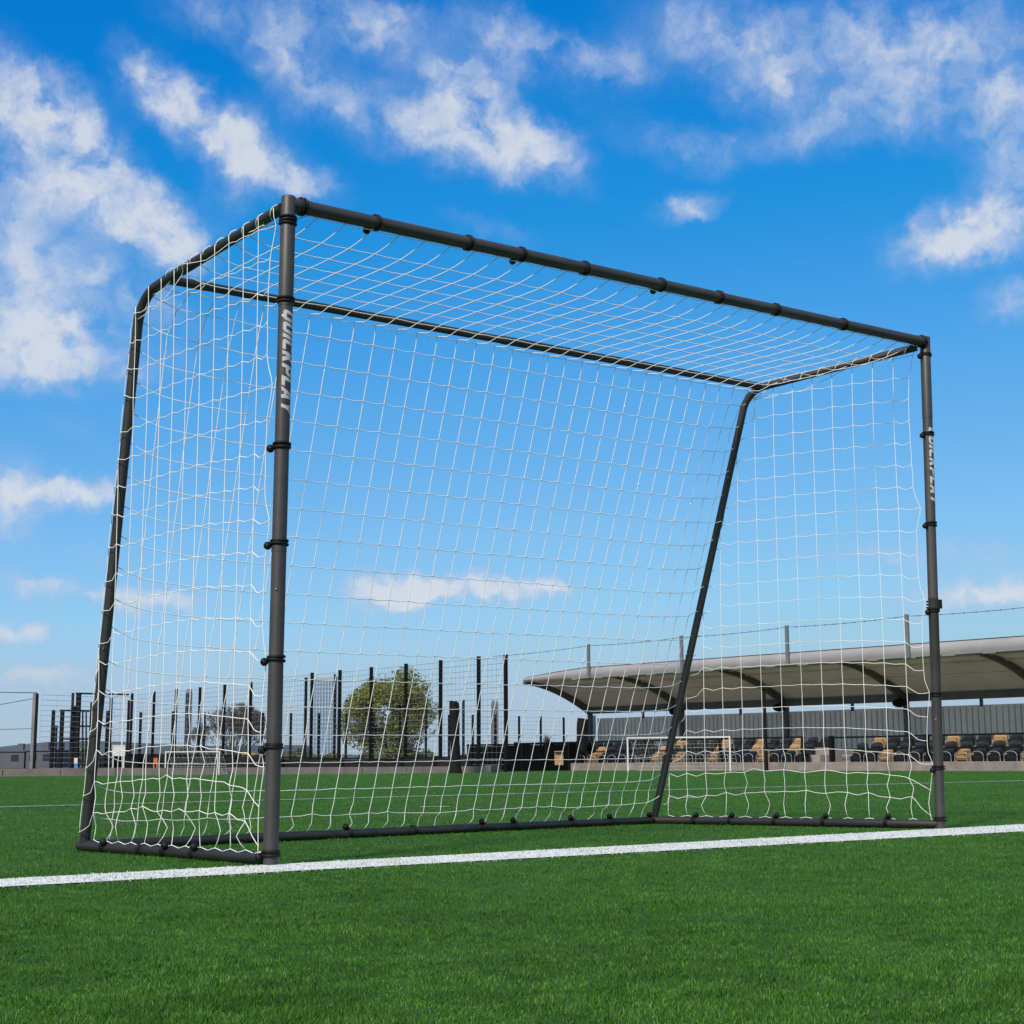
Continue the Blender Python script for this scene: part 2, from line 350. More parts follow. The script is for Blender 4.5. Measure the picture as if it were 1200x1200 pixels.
S.cycles.use_denoising = True
try: S.cycles.denoiser = 'OPENIMAGEDENOISE'
except Exception: pass
S.cycles.max_bounces = 6; S.cycles.transparent_max_bounces = 8

# ------------------------------------------------------------------ ground, turf and markings
mb = MB(); g = 6000
mb.add([(-g, -g, -0.03), (g, -g, -0.03), (g, g, -0.03), (-g, g, -0.03)], [(0, 1, 2, 3)])
struct('ground', mb, M['ground'])
# the stand's grid: k = bay along the columns, t = metres towards the pitch
P0 = at(692, 870, 68.6); P3 = at(1064, 870, 56.0); P0.z = P3.z = 0
BAY = (P3-P0)/3; AL = BAY.normalized(); NT = Vector((AL.y, -AL.x, 0))
if NT.dot(CAM-P0) < 0: NT = -NT
def st(k, t, z): return Vector((P0.x, P0.y, 0)) + BAY*k + NT*t + Vector((0, 0, z))
T_FRONT = 5.6
kl0 = at(-140, 900, 38.5); kl1 = at(575, 900, 48.5); kl0.z = kl1.z = 0
ks0 = st(0.15, T_FRONT, 0); ks1 = st(6.2, T_FRONT, 0)
c0 = CAM-HF*12; c0.z = 0
turf_poly = [c0-r0*40, c0+r0*40, ks1+r0*8, ks1, ks0, kl1, kl0, kl0-r0*25]
mb = MB()
mb.add([(p.x, p.y, 0) for p in turf_poly], [tuple(range(len(turf_poly)))])
o = struct('turf', mb, M['turf'])
bm = bmesh.new(); bm.from_mesh(o.data); bmesh.ops.recalc_face_normals(bm, faces=bm.faces)
if bm.faces[:][0].normal.z < 0: bmesh.ops.reverse_faces(bm, faces=bm.faces)
bm.to_mesh(o.data); bm.free()
def quad(pts, z, name, m):
    mb = MB(); mb.add([(p.x, p.y, z) for p in pts], [(0, 1, 2, 3)])
    return struct(name, mb, m)
# the goal line: near and far edges
ga, gb = ground(-160, 1039.6), ground(1400, 955.4)
gc, gd = ground(-160, 1050), ground(1400, 964.3)
LINE = [gc, gd, gb, ga]
ext = (gb-ga).normalized()*14
mb = MB(); rows = []
for c_, d_ in ((gc-ext, ga-ext), (gc, ga), (gd, gb), (gd+ext, gb+ext)):
    m_ = (c_+d_)/2; rows.append([(q.x, q.y, .003) for q in (c_.lerp(m_, .09), d_.lerp(m_, .09))])
mb.sheet(rows); struct('goal_line', mb, M['line'])
fa, fb, fc, fd = ground(-120, 948.9), ground(1400, 909.5), ground(1400, 910.15), ground(-120, 949.9)
quad([fd, fc, fb, fa], 0.004, 'penalty_line', M['far_line'])
quad([ground(492, 946.6), ground(527, 946.2), ground(527, 945.2), ground(492, 945.6)], 0.004, 'pitch_mark', M['far_line'])
quad([ground(790, 935.9), ground(819, 935.5), ground(819, 934.5), ground(790, 934.9)], 0.004, 'pitch_mark', M['far_line'])

def in_line(xy, pad=0.0):
    c = np.array([(p.x, p.y) for p in LINE]); ok = np.ones(len(xy), bool)
    for i in range(4):
        a, b = c[i], c[(i+1) % 4]; e = b-a; n = np.array((-e[1], e[0]))/np.linalg.norm(e)
        ok &= ((xy-a)@n) > -pad
    return ok
if not in_line(np.array([[(ga.x+gd.x)/2, (ga.y+gd.y)/2]]))[0]: LINE.reverse()
def blades(name, xy, dist, m, h0, w0):
    n = len(xy)
    ph = [rng.uniform(0, 6.28, 4) for _ in range(3)]; fr = rng.normal(0, 1, (3, 4, 2))*np.array([9, 24, 55])[:, None, None]
    patch = sum(np.sin(xy@fr[q, k]+ph[q][k]) for q in range(3) for k in range(4))/6.0   # the nap: flattened and raised patches
    swirl = sum(np.sin(xy@(fr[q, k][::-1]*.6)+ph[q][k]*1.7) for q in range(3) for k in range(4))*1.1
    h = h0*rng.uniform(0.55, 1.25, n)*(1+dist*0.02)*(1+.38*np.clip(patch, -1.2, 1.2)); w = w0*(0.8+dist*0.22)*rng.uniform(0.7, 1.3, n)
    a = np.where(rng.random(n) < .55, swirl+rng.normal(0, .6, n), rng.uniform(0, 2*PI, n)); lean = np.clip(rng.uniform(0.4, 1.6, n)-.3*patch, .1, 1.55)
    d = np.stack([np.cos(a), np.sin(a)], 1); b = rng.uniform(0, 2*PI, n); s = np.stack([np.cos(b), np.sin(b)], 1)*(w/2)[:, None]
    v = np.zeros((n, 5, 3), np.float32)
    v[:, 0, :2] = xy-s; v[:, 1, :2] = xy+s; v[:, 0, 2] = v[:, 1, 2] = -0.001
    mid = xy+d*(h*0.35*np.sin(lean))[:, None]; zm = h*0.6
    v[:, 2, :2] = mid+s*0.8; v[:, 3, :2] = mid-s*0.8; v[:, 2, 2] = v[:, 3, 2] = zm
    v[:, 4, :2] = xy+d*(h*1.05*np.sin(lean))[:, None]; v[:, 4, 2] = zm+h*0.45*np.cos(lean)
    idx = (np.arange(n)*5)[:, None]
    loops = (idx+np.array([[0, 1, 2, 3, 3, 2, 4]])).reshape(-1)
    me = bpy.data.meshes.new(name); me.vertices.add(n*5); me.vertices.foreach_set('co', v.reshape(-1))
    me.loops.add(n*7); me.loops.foreach_set('vertex_index', loops.astype(np.int32))
    ls = (np.arange(n)*7)[:, None]+np.array([[0, 4]]); me.polygons.add(n*2)
    me.polygons.foreach_set('loop_start', ls.reshape(-1).astype(np.int32)); me.update(calc_edges=True); me.validate()
    return link_mesh(name, me, m)
def scatter(d0, d1, dens, half=0.52):
    A = half*(d1**2-d0**2); n = int(A*dens)
    D = np.sqrt(rng.uniform(d0**2, d1**2, n)); X = rng.uniform(-half, half, n)*D
    return np.array([CAM.x, CAM.y])+np.outer(D, [HF.x, HF.y])+np.outer(X, [r0.x, r0.y]), D
edges = [1.25*1.16**i for i in range(25)]
bands = [(p, q, 220000/((p+q)/2)**1.9*min(1, (46-p)/20)) for p, q in zip(edges, edges[1:]) if q < 45]
XY, DD = zip(*[scatter(*b) for b in bands]); XY = np.concatenate(XY); DD = np.concatenate(DD)
il = in_line(XY+rng.normal(0, .006, XY.shape), 0.0); thin = il & (rng.random(len(XY)) < .66)
tag(blades('grass', XY[~thin], DD[~thin], M['blade'], 0.0062, 0.0008), 'short green fibres of the artificial turf across the near pitch', 'grass', kind='stuff')
tag(blades('white_grass', XY[thin], DD[thin], M['blade_white'], 0.0050, 0.0014), 'white turf fibres along the worn goal line', 'grass', kind='stuff')

# ------------------------------------------------------------------ the football goal
FLb, FRb = ground(317, 1014.5), ground(1102, 971.5)
pn = Vector((FRb.y-FLb.y, -(FRb.x-FLb.x), 0)).normalized()
FLt, FRt = on_plane(338, 239, FLb, pn), on_plane(1084, 401, FLb, pn)
RB = 0.0172
BLb, BRb = ground(99, 991, RB), ground(766, 961, RB)
def sideplane(a, b): return Vector((b.y-a.y, -(b.x-a.x), 0)).normalized()
nl, nr = sideplane(FLb, BLb), sideplane(FRb, BRb)
CL, CR = on_plane(165, 347, FLb, nl), on_plane(876, 458, FRb, nr)
JL, JR = on_plane(193, 327, FLb, nl), on_plane(892, 453, FRb, nr)
SLt, SRt = on_plane(331, 244, FLb, nl), on_plane(1074, 407, FRb, nr)
print('GOAL', [tuple(round(c, 3) for c in p) for p in (FLb, FLt, FRb, FRt, BLb, BRb, CL, CR, JL, JR)])
goal = empty('football_goal', ((FLb+FRb)/2).to_tuple(), 'large graphite tube football goal with white net standing on the near white line', 'goal')
RF, RR = 0.0214, 0.0168
def fillet(a, c, b, R, n=10):
    da, db = (a-c).normalized(), (b-c).normalized(); ang = da.angle(db); d = R/math.tan(ang/2)
    p, q = c+da*d, c+db*d; out = []
    ctr = c+(da+db).normalized()*(R/math.sin(ang/2))
    for i in range(n+1):
        f = i/n; v = (p-ctr).lerp(q-ctr, f).normalized()*R; out.append(ctr+v)
    return out
# front posts with sleeve joints, crossbar with mitred corner sleeves
XB = (FRt-FLt).normalized()
posts = []
for b, t in ((FLb, FLt), (FRb, FRt)):
    ax = (t-b).normalized(); mb = MB(); Lh = (t-b).length
    def zz(f): return b+ax*(Lh*f)
    prof = [(0.0, RF*1.0), (0.455, RF), (0.4555, RF*1.035), (0.462, RF*1.035), (0.4625, RF*1.0), (0.80, RF*1.0), (0.835, RF*1.0), (0.8355, RF*1.045), (1.0+.018/Lh, RF*1.045), (1.0+.0222/Lh, RF*.95)]
    mb.tube([zz(f) for f, _ in prof], RF, 28, True, [r for _, r in prof])
    posts.append(mb.build('post', M['tube'], goal, True, 35))
    sl = MB(); s = XB if b is FLb else -XB
    # elbow: post sleeve carried up to the mitre and along the bar
    sl.tube([t+s*0.008, t+s*0.075], RF*1.045, 28)
    sl.build('corner_sleeve', M['tube'], goal, True, 35)
mb = MB(); Lb = (FRt-FLt).length
prof = [(0.015, RF), (0.335, RF), (0.336, RF*1.035), (0.34, RF*1.035), (0.341, RF*0.985), (0.66, RF*0.985), (0.661, RF*1.03), (0.664, RF*1.03), (0.665, RF), (0.985, RF)]
mb.tube([FLt+XB*(Lb*f) for f, _ in prof], RF, 28, True, [r for _, r in prof])
mb.build('crossbar', M['tube'], goal, True, 35)
legs = []
for st_, c, b in ((SLt, CL, BLb), (SRt, CR, BRb)):
    path = [st_, st_.lerp(c, 0.5)]+fillet(st_, c, b, 0.13)+[c.lerp(b, f) for f in (0.3, 0.3005, 0.6, 0.85, 1)]
    mb = MB(); mb.tube(path, RR, 20)
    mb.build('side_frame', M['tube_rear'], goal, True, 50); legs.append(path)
mb = MB(); mb.tube([JL, JL.lerp(JR, 0.48), JL.lerp(JR, 0.4805), JL.lerp(JR, 0.52), JR], RR*0.95, 20, True, [RR*.9, RR*.9, RR, RR, RR*.94])
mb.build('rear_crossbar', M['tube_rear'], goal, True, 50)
mb = MB(); mb.tube([BLb, BLb.lerp(BRb, 0.56), BLb.lerp(BRb, 0.561), BLb.lerp(BRb, 0.6), BLb.lerp(BRb, 0.601), BRb], RB, 20, True, [RB, RB, RB*1.08, RB*1.08, RB*.97, RB*.97])
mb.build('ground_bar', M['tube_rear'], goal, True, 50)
for a, b in ((FLb+Vector((0, 0, 0.020)), BLb), (FRb+Vector((0, 0, 0.020)), BRb)):
    mb = MB(); ext = (b-a).normalized()*0.03
    mb.tube([a, a.lerp(b, 0.42), a.lerp(b, 0.421), b+ext], RB, 20, True, [RB*1.06, RB*1.06, RB, RB])
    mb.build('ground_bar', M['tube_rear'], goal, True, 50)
# elasticated ball ties and double rubber rings
def tie(c, axis, R, ballside, double=True, ball=True):
    mb = MB(); ax = Vector(axis).normalized(); tilt = Vector(rng.uniform(-.10, .10, 3))
    mb.ring(c, ax+tilt, R+0.0015, 0.0046)
    if double: mb.ring(c+ax*0.0095, ax-tilt*0.6, R+0.0015, 0.0044)
    if ball:
        bs = Vector(ballside).normalized(); mb.ball(c+bs*(R+0.011)-ax*0.004, 0.0122)
        mb.tube([c+bs*(R-0.002), c+bs*(R+0.012)-ax*0.003], 0.006, 8)
    mb.build('ball_tie', M['rubber'], goal, True, 60)
def along(a, b, n, x, y):
    """closest point of segment a-b to the view ray through x, y"""
    best = min((i/400 for i in range(401)), key=lambda f: (lambda p: ((p-CAM).normalized()-ray(x, y).normalized()).length)(a.lerp(b, f)))
    return a.lerp(b, best)
side_in = (BLb-FLb).normalized()
for x, y in ((437, 267), (545, 296), (607, 312), (681, 329), (770, 350), (838, 362), (905, 375), (985, 388)):
    tie(along(FLt, FRt, 0, x, y), XB, RF, Vector((-.5, .55, -.8)), True, x in (437, 607, 770))
tie(along(FLt, FRt, 0, 353, 241), XB, RF*1.07, XB, True, False); tie(along(FLt, FRt, 0, 1079, 399), XB, RF*1.07, XB, True, False)
PA = (FLt-FLb).normalized(); PB = (FRt-FRb).normalized()
outL = (-XB*0.9+side_in*0.5)
for y, dbl, bl in ((258, 1, 0), (262, 0, 0), (353, 1, 0), (525, 1, 1), (638, 1, 1), (774, 1, 1), (876, 1, 1), (1002, 1, 1)):
    tie(along(FLb, FLt, 0, 330, y), PA, RF*1.03, outL, bool(dbl), bool(bl))
for y, bl in ((417, 1), (509, 1), (616, 1), (716, 1), (815, 0), (901, 1), (961, 0)):
    tie(along(FRb, FRt, 0, 1092, y), PB, RF*1.03, (-XB*1.0+side_in*0.25), True, bool(bl))
bx = (BRb-BLb).normalized()
for x in (407, 483, 565, 602, 670, 715, 762):
    tie(along(BLb, BRb, 0, x, 968), bx, RB, Vector((-.2, -.3, 1)), True, x != 483)
sr = (BRb-FRb).normalized()
for x, y in ((815, 963), (857, 963), (909, 965), (966, 966), (1040, 968)):
    tie(along(FRb+Vector((0, 0, .026)), BRb, 0, x, y), sr, RB, Vector((-.2, -.3, 1)))
sl_ = (BLb-FLb).normalized()
for x, y, bl in ((124, 992, 1), (168, 995, 0), (196, 997, 1), (230, 1000, 1)):
    tie(along(FLb+Vector((0, 0, .026)), BLb, 0, x, y), sl_, RB, Vector((-.5, -.5, .5)), True, bool(bl))

# spring buttons of the push-fit joints
for a_, b_, x, y in ((FRb, FRt, 1094, 843), (FLb, FLt, 333, 690), (JL, JR, 375, 352), (JL, JR, 640, 398), (CL, BLb, 158, 395), (CL, BLb, 118, 760), (CR, BRb, 855, 560), (FLt, FRt, 1040, 393)):
    p = along(a_, b_, 0, x, y); mb = MB(); v = (CAM-p).normalized(); rr_ = RF if a_ in (FRb, FLb, FLt) else RR
    mb.ball(p+(v-r0*.25).normalized()*(rr_*1.0), .0042, 8, 6); mb.build('spring_button', M['galv'], goal, True)
# printed lettering on both posts: block italic strokes wrapped round the tube
GL = {  # strokes as polygons in a 1-high cell, widths in the same unit
 'Q': [[(.0, .15), (.0, .85), (.18, 1), (.62, 1), (.8, .85), (.8, .15), (.62, 0), (.18, 0)], [(.26, .27), (.26, .73), (.54, .73), (.54, .27)], [(.40, .2), (.62, .2), (.66, -.14), (.44, -.14)]],
 'U': [[(0, 1), (.27, 1), (.27, .26), (.53, .26), (.53, 1), (.8, 1), (.8, .15), (.62, 0), (.18, 0), (0, .15)]],
 'I': [[(0, 0), (0, 1), (.28, 1), (.28, 0)]],
 'C': [[(.78, 1), (.78, .74), (.27, .74), (.27, .26), (.78, .26), (.78, 0), (.18, 0), (0, .15), (0, .85), (.18, 1)]],
 'K': [[(0, 0), (0, 1), (.27, 1), (.27, .62), (.5, 1), (.82, 1), (.52, .52), (.84, 0), (.52, 0), (.27, .40), (.27, 0)]],
 'P': [[(0, 0), (0, 1), (.62, 1), (.8, .85), (.8, .45), (.62, .30), (.27, .30), (.27, 0)], [(.27, .54), (.54, .54), (.54, .76), (.27, .76)]],
 'L': [[(0, 1), (.27, 1), (.27, .26), (.72, .26), (.72, 0), (0, 0)]],
 'A': [[(0, 0), (.26, 1), (.60, 1), (.86, 0), (.58, 0), (.54, .2), (.32, .2), (.28, 0)], [(.37, .40), (.49, .40), (.43, .72)]],
 'Y': [[(-.02, 1), (.28, 1), (.43, .66), (.58, 1), (.88, 1), (.56, .42), (.56, 0), (.29, 0), (.29, .42)]]}
def lettering(b, t, ztop, parent, length=0.315, cell=0.038, ang0=-130, word='QUICKPLAY'):
    from mathutils.geometry import tessellate_polygon
    ax = (t-b).normalized(); mb = MB(); adv = 0
    widths = {'I': .28, 'A': .86, 'Y': .86, 'L': .72, 'K': .84, 'C': .78}
    tot = sum(widths.get(c, .8)+.12 for c in word)-.12; ux = length/tot
    R = RF*1.0+0.0006
    for ch in word:
        polys = GL[ch]; holes = [p for p in polys[1:] if not (ch == 'Q' and p is polys[2])]
        sets = [[polys[0]]+holes]+([[polys[2]]] if ch == 'Q' else [])
        for ps in sets:
            # resample vertically so that the strokes follow the tube's curve
            flat = [Vector((x, y, 0)) for p in ps for x, y in p]
            tris = tessellate_polygon([[Vector((x, y, 0)) for x, y in p] for p in ps])
            def emit(tri, dep):
                if dep:
                    a, b_, c = tri; ab, bc, ca = (a+b_)/2, (b_+c)/2, (c+a)/2
                    for q in ((a, ab, ca), (ab, b_, bc), (ca, bc, c), (ab, bc, ca)): emit(q, dep-1)
                    return
                vs = []
                for v in tri:
                    lx = (adv+v.x+0.36*(v.y-.5))*ux; ly = v.y*cell
                    an = math.radians(ang0)+ly/R
                    zc = ztop-lx
                    base = b+ax*((zc-b.z)/ax.z)
                    vs.append(base+Vector((math.cos(an), math.sin(an), 0))*R)
                mb.add(vs, [(0, 1, 2)])
            for tr in tris: emit([flat[i] for i in tr], 3)
        adv += widths.get(ch, .8)+.12
    return mb.build('lettering', M['letter'], parent)
zL0 = along(FLb, FLt, 0, 338, 366).z; zL1 = along(FLb, FLt, 0, 335, 486).z
zR0 = along(FRb, FRt, 0, 1090, 503).z; zR1 = along(FRb, FRt, 0, 1092, 592).z
lettering(FLb, FLt, zL0, posts[0], zL0-zL1)
lettering(FRb, FRt, zR0, posts[1], zR0-zR1)

# ---- the net: knots and half-way nodes relaxed under gravity between the tubes
CELL = 0.103
class Net:
    def __init__(s): s.id = {}; s.p = []; s.pin = []; s.e = []; s.rest = []; s.knot = []; s.chains = []
    def node(s, key, p, pin=False):
        if key not in s.id:
            s.id[key] = len(s.p); s.p.append(tuple(p)); s.pin.append(pin); s.knot.append(True)
        return s.id[key]
    def chain(s, nodes, slacks, bow=None):
        """one cord through the given knots; every cell gets one node half-way"""
        out = [nodes[0]]
        for a, b, sl in zip(nodes, nodes[1:], slacks):
            pa, pb = Vector(s.p[a]), Vector(s.p[b]); L_ = (pb-pa).length
            m = len(s.p); off = Vector(rng.normal(0, 1, 3)) if bow is None else Vector(bow)+Vector(rng.normal(0, .45, 3))
            s.p.append(tuple(pa.lerp(pb, .5)+off.normalized()*L_*.5*math.sqrt(max(0, sl*sl-1)))); s.pin.append(False); s.knot.append(False)
            s.e += [(a, m), (m, b)]; s.rest += [L_*.5*sl]*2; out += [m, b]
        s.chains.append(out)
    def relax(s, iters, g, jitter=0.0008):
        P = np.array(s.p); pin = np.array(s.pin); E = np.array(s.e); R = np.array(s.rest); kn = np.array(s.knot)
        mv = ~pin & kn
        P[mv] += rng.normal(0, jitter, (int(mv.sum()), 3))
        cnt = np.bincount(E.reshape(-1), minlength=len(P)).astype(float)[:, None]
        V = np.zeros_like(P); G = np.array((0, 0, -g))
        for it in range(iters):
            old = P.copy(); P[~pin] += V[~pin]*0.9+G
            for _ in range(6):
                d = P[E[:, 1]]-P[E[:, 0]]; l = np.linalg.norm(d, axis=1)+1e-9
                over = np.maximum(l-R, 0)+np.minimum(l-R*0.80, 0)*0.5
                c = d*(over/l*0.5)[:, None]; w0 = np.where(pin[E[:, 0]], 0, 1.0); w1 = np.where(pin[E[:, 1]], 0, 1.0)
                tot = np.maximum(w0+w1, 1); c0 = c*(2*w0/tot)[:, None]; c1 = c*(2*w1/tot)[:, None]
                acc_ = np.zeros_like(P)
                for k in range(3):
                    acc_[:, k] = np.bincount(E[:, 0], c0[:, k], len(P))-np.bincount(E[:, 1], c1[:, k], len(P))
                P += acc_/cnt*1.5
                P[:, 2] = np.where(pin, P[:, 2], np.maximum(P[:, 2], 0.006))
            V = P-old
        s.P = P
    def build(s, name, m, parent, r):
        P = s.P; mb = MB()
        for ch in s.chains:
            q = [Vector(P[i]) for i in ch]; n = len(q); pts = []
            for i in range(n-1):
                p0, p1, p2, p3 = q[max(i-1, 0)], q[i], q[i+1], q[min(i+2, n-1)]
                pts.append(p1)
                pts.append((p1+p2)*.5625-(p0+p3)*.0625)
            pts.append(q[-1]); keep = [pts[0]]
            for p in pts[1:]:
                if (p-keep[-1]).length > 1e-4: keep.append(p)
            if len(keep) > 1: mb.tube(keep, r, 5)
        for i, kn in enumerate(s.knot):
            if kn: mb.ball(P[i], r*1.7, 5, 4)
        return mb.build(name, m, parent, True)
def poly_at(path, f):
    ls = [(path[i+1]-path[i]).length for i in range(len(path)-1)]; t = f*sum(ls)
    for i, l in enumerate(ls):
        if t <= l or i == len(ls)-1: return path[i].lerp(path[i+1], min(1, t/l))
        t -= l
Wd = (FRb-FLb).length; NC = round(Wd/CELL); NRF = round(((JL-SLt).length)/CELL); 
back_len = (BLb-JL).length; NBK = round(back_len*1.03/CELL)
net = Net(); dz = Vector((0, 0, 1))
legL = [JL]+[p for p in legs[0][3:]]; legR = [JR]+[p for p in legs[1][3:]]
f0L, f0R = SLt-dz*(RR+.002), SRt-dz*(RR+.002)
def rowpt(j, u):
    if j <= NRF:
        f = j/NRF
        l = (f0L).lerp(JL, f); r = (f0R).lerp(JR, f); p = l.lerp(r, u)
        if j == 0: p = FLt.lerp(FRt, min(max(u, .02), .98)) - dz*(RF+.003)
        if j == NRF: p = JL.lerp(JR, u)-dz*(RR+.016)
        return p
    f = (j-NRF)/NBK
    l = poly_at(legL, f); r = poly_at(legR, f); flat = (JL.lerp(BLb, f)).lerp(JR.lerp(BRb, f), u)
    e = max(0, 1-min(u, 1-u)*9); edge = l.lerp(r, u); p = flat.lerp(edge, e)
    if j == NRF+NBK: p = BLb.lerp(BRb, u)+dz*(RB*.9)
    return p
ids = {}
for j in range(NRF+NBK+1):
    for i in range(NC+1):
        u = i/NC
        pin = (j in (0, NRF, NRF+NBK)) or i in (0, NC)
        p = rowpt(j, u)
        if i in (0, NC) and 0 < j < NRF+NBK and j != NRF: p = p + Vector(rng.normal(0, .006, 3))
        ids[j, i] = net.node((j, i), p, pin)
for j in range(NRF+NBK+1):
    net.chain([ids[j, i] for i in range(NC+1)], [1.001+rng.uniform(0, .006) for i in range(NC)], (0, 0, -1))
for i in range(NC+1):
    sl = []
    for j in range(NRF+NBK):
        low = max(0, (j-(NRF+NBK-3))/3)
        sl.append((1.001+rng.uniform(0, .004)) if j < NRF else (1.002+rng.uniform(0, .010)+0.06*low))
    net.chain([ids[j, i] for j in range(NRF+NBK+1)], sl, tuple(HF*-1+r0*(.8 if i % 3 else -.6)))
net.relax(60, 0.00006)
netob = net.build('net', M['cord'], goal, 0.00155)
# side panels: square mesh cut off along the sloping leg
def side_panel(Fb, Ft, St, leg, Bb, sign, cell):
    sp = Net(); d = (Bb-Fb); d.z = 0; Ly = d.length; d.normalize(); out = -XB*sign
    full = [St]+leg   # top bar, bend, leg down to the base
    pts = [((p-Fb).dot(d), p.z) for p in full]
    ztop = lambda y: next((pts[i][1]+(pts[i+1][1]-pts[i][1])*(y-pts[i][0])/(pts[i+1][0]-pts[i][0]+1e-9) for i in range(len(pts)-1) if pts[i][0] <= y <= pts[i+1][0]), pts[-1][1])
    def yleg(z):
        for i in range(len(pts)-1, 0, -1):
            z0, z1 = pts[i][1], pts[i-1][1]
            if z0 <= z <= z1 and abs(z1-z0) > 1e-6: return pts[i][0]+(pts[i-1][0]-pts[i][0])*(z-z0)/(z1-z0)
        return pts[-1][0]
    H = Ft.z; nz = round(H/CELL); ny = int(Ly/cell)
    ins = (RF+.004)
    def P(y, z): return Vector((Fb.x, Fb.y, 0))+d*y+dz*z+out*0.012+(Ft-Fb)*((z)/H)*Vector((1, 1, 0)).length*0
    zs = [0.04+(H-0.06-0.04)*j/nz for j in range(nz+1)]
    grid = {}; sag = lambda z: .070*max(0, 1-1.25*z/H)+.006
    for i in range(ny+1):
        y = ins+cell*i
        zt = ztop(y)
        if y > Ly-.03: break
        col = []
        for j, z in enumerate(zs):
            if z > zt-0.02 and j: break
            tied = i == 0 and j in (0, 3, 6, 10, 14, nz)
            hump = 0 if j == 0 else .045*(1-z/H)*math.sin(PI*min(1, y/max(.1, yleg(z))))
            zz_ = z-(sag(z) if (i == 0 and j) else 0)+hump
            grid[i, j] = sp.node((i, j), P(y+(0.022 if i == 0 and not tied else 0), max(.035, zz_)), j == 0 or tied); col.append(j)
        top = sp.node((i, 'top'), P(y, zt)+out*RR*.6, True)
        sp.chain([grid[i, j] for j in col]+[top], [1.002+rng.uniform(0, .010)+(.07 if j < 3 else 0) for j in col], tuple(out*.5+d*(.7 if i % 2 else -.5)))
    nmax = max(i for i, j in grid); wrap = []
    for j, z in enumerate(zs):
        row = [grid[i, j] for i in range(nmax+1) if (i, j) in grid]
        sls = [1.0003+rng.uniform(0, .003)+(.018 if j < 4 else 0) for _ in row[1:]]
        if row and j:
            yl = yleg(max(.06, z-sag(z))); zl = max(.05, z-sag(z)*.8+rng.normal(0, .010))
            e1 = sp.node(('e', j), P(yl-.016, zl)+out*RR*1.05, True)          # wrapped round the leg from outside
            e2 = sp.node(('f', j), P(yl+RR*1.25, zl-.022+rng.normal(0, .008)), True)
            row += [e1, e2]; sls += [1.01, 1.0]; wrap.append(e2)
        if len(row) > 1: sp.chain(row, sls, (0, 0, -1))
    if len(wrap) > 1: sp.chain(wrap, [1.01]*(len(wrap)-1), tuple(out))
    sp.relax(60, 0.00006)
    return sp.build('side_panel', M['cord'], netob, 0.0013)
side_panel(FLb, FLt, SLt, legs[0][1:], BLb, 1, .080)
side_panel(FRb, FRt, SRt, legs[1][1:], BRb, -1, .095)
# cord laced along the near side bar
for a, b in ((SLt, JL), (SRt, JR)):
    mb = MB(); q = []; n = 90
    axis = (b-a).normalized(); x = axis.cross(dz).normalized(); y = x.cross(axis)
    for i in range(n+1):
        f = i/n; an = 2*PI*f*9
        q.append(a.lerp(b, f)+(x*math.cos(an)+y*math.sin(an))*(RR+.0012+.001*math.sin(f*70)))
    mb.tube(q, .0015, 5); mb.build('lacing', M['cord'], netob, True)

# ------------------------------------------------------------------ the grandstand
stand = empty('grandstand', st(2, 2, 0).to_tuple(), 'open grandstand with curved grey canopy, pale corrugated rear wall and black seats', 'grandstand')
K0, K1 = 0.0, 5.6
def strip(rows): mb = MB(); mb.sheet(rows); return mb
# terrace: plinth, three steps and the walkway, one extruded profile
ROW_T = [5.05, 4.25, 3.45]; STEP_Z = [0.29, 0.54, 0.79]
prof = [(T_FRONT, 0), (T_FRONT, .29), (4.66, .29), (4.66, .54), (3.86, .54), (3.86, .79), (-0.9, .79), (-0.9, 0)]
def extrude(prof, k0, k1, mbx=None):
    mbx = mbx or MB(); n = len(prof)
    vs = [st(k, t, z) for k in (k0, k1) for t, z in prof]
    fs = [(i, (i+1) % n, n+(i+1) % n, n+i) for i in range(n)]+[tuple(range(n))[::-1], tuple(range(n, 2*n))]
    mbx.add(vs, fs); return mbx
mb = extrude(prof, -0.05, 2.93); extrude([(T_FRONT, 0), (T_FRONT, .29), (2.6, .29), (2.6, .79), (-0.9, .79), (-0.9, 0)], 2.93, 3.10, mb); extrude(prof, 3.10, K1, mb)
ob = mb.build('terrace', M['terrace'], stand)
mb = extrude([(T_FRONT+.02, -.01), (T_FRONT+.02, .285), (T_FRONT, .285), (T_FRONT, -.01)], -0.05, K1); mb.build('plinth_face', M['concrete'], stand)
# rear wall of vertical cladding
WT = -0.55; WTOP = 2.27
zt_l = lambda k: WTOP
mb = MB(); rows = [[], []]; L_ = BAY.length; pitch = 0.24; k = K0-0.02; i = 0
while k < K1:
    for dk, dt in ((0, 0), (.70, 0), (.74, -.09), (.96, -.09)):
        for r_, z in enumerate((.6, WTOP)): rows[r_].append(st(k+dk*pitch/L_, WT+dt, z))
    k += pitch/L_
mb.sheet(rows); mb.sheet([[p-NT*.06 for p in r_] for r_ in rows][::-1]); mb.build('rear_wall', M['clad'], stand)
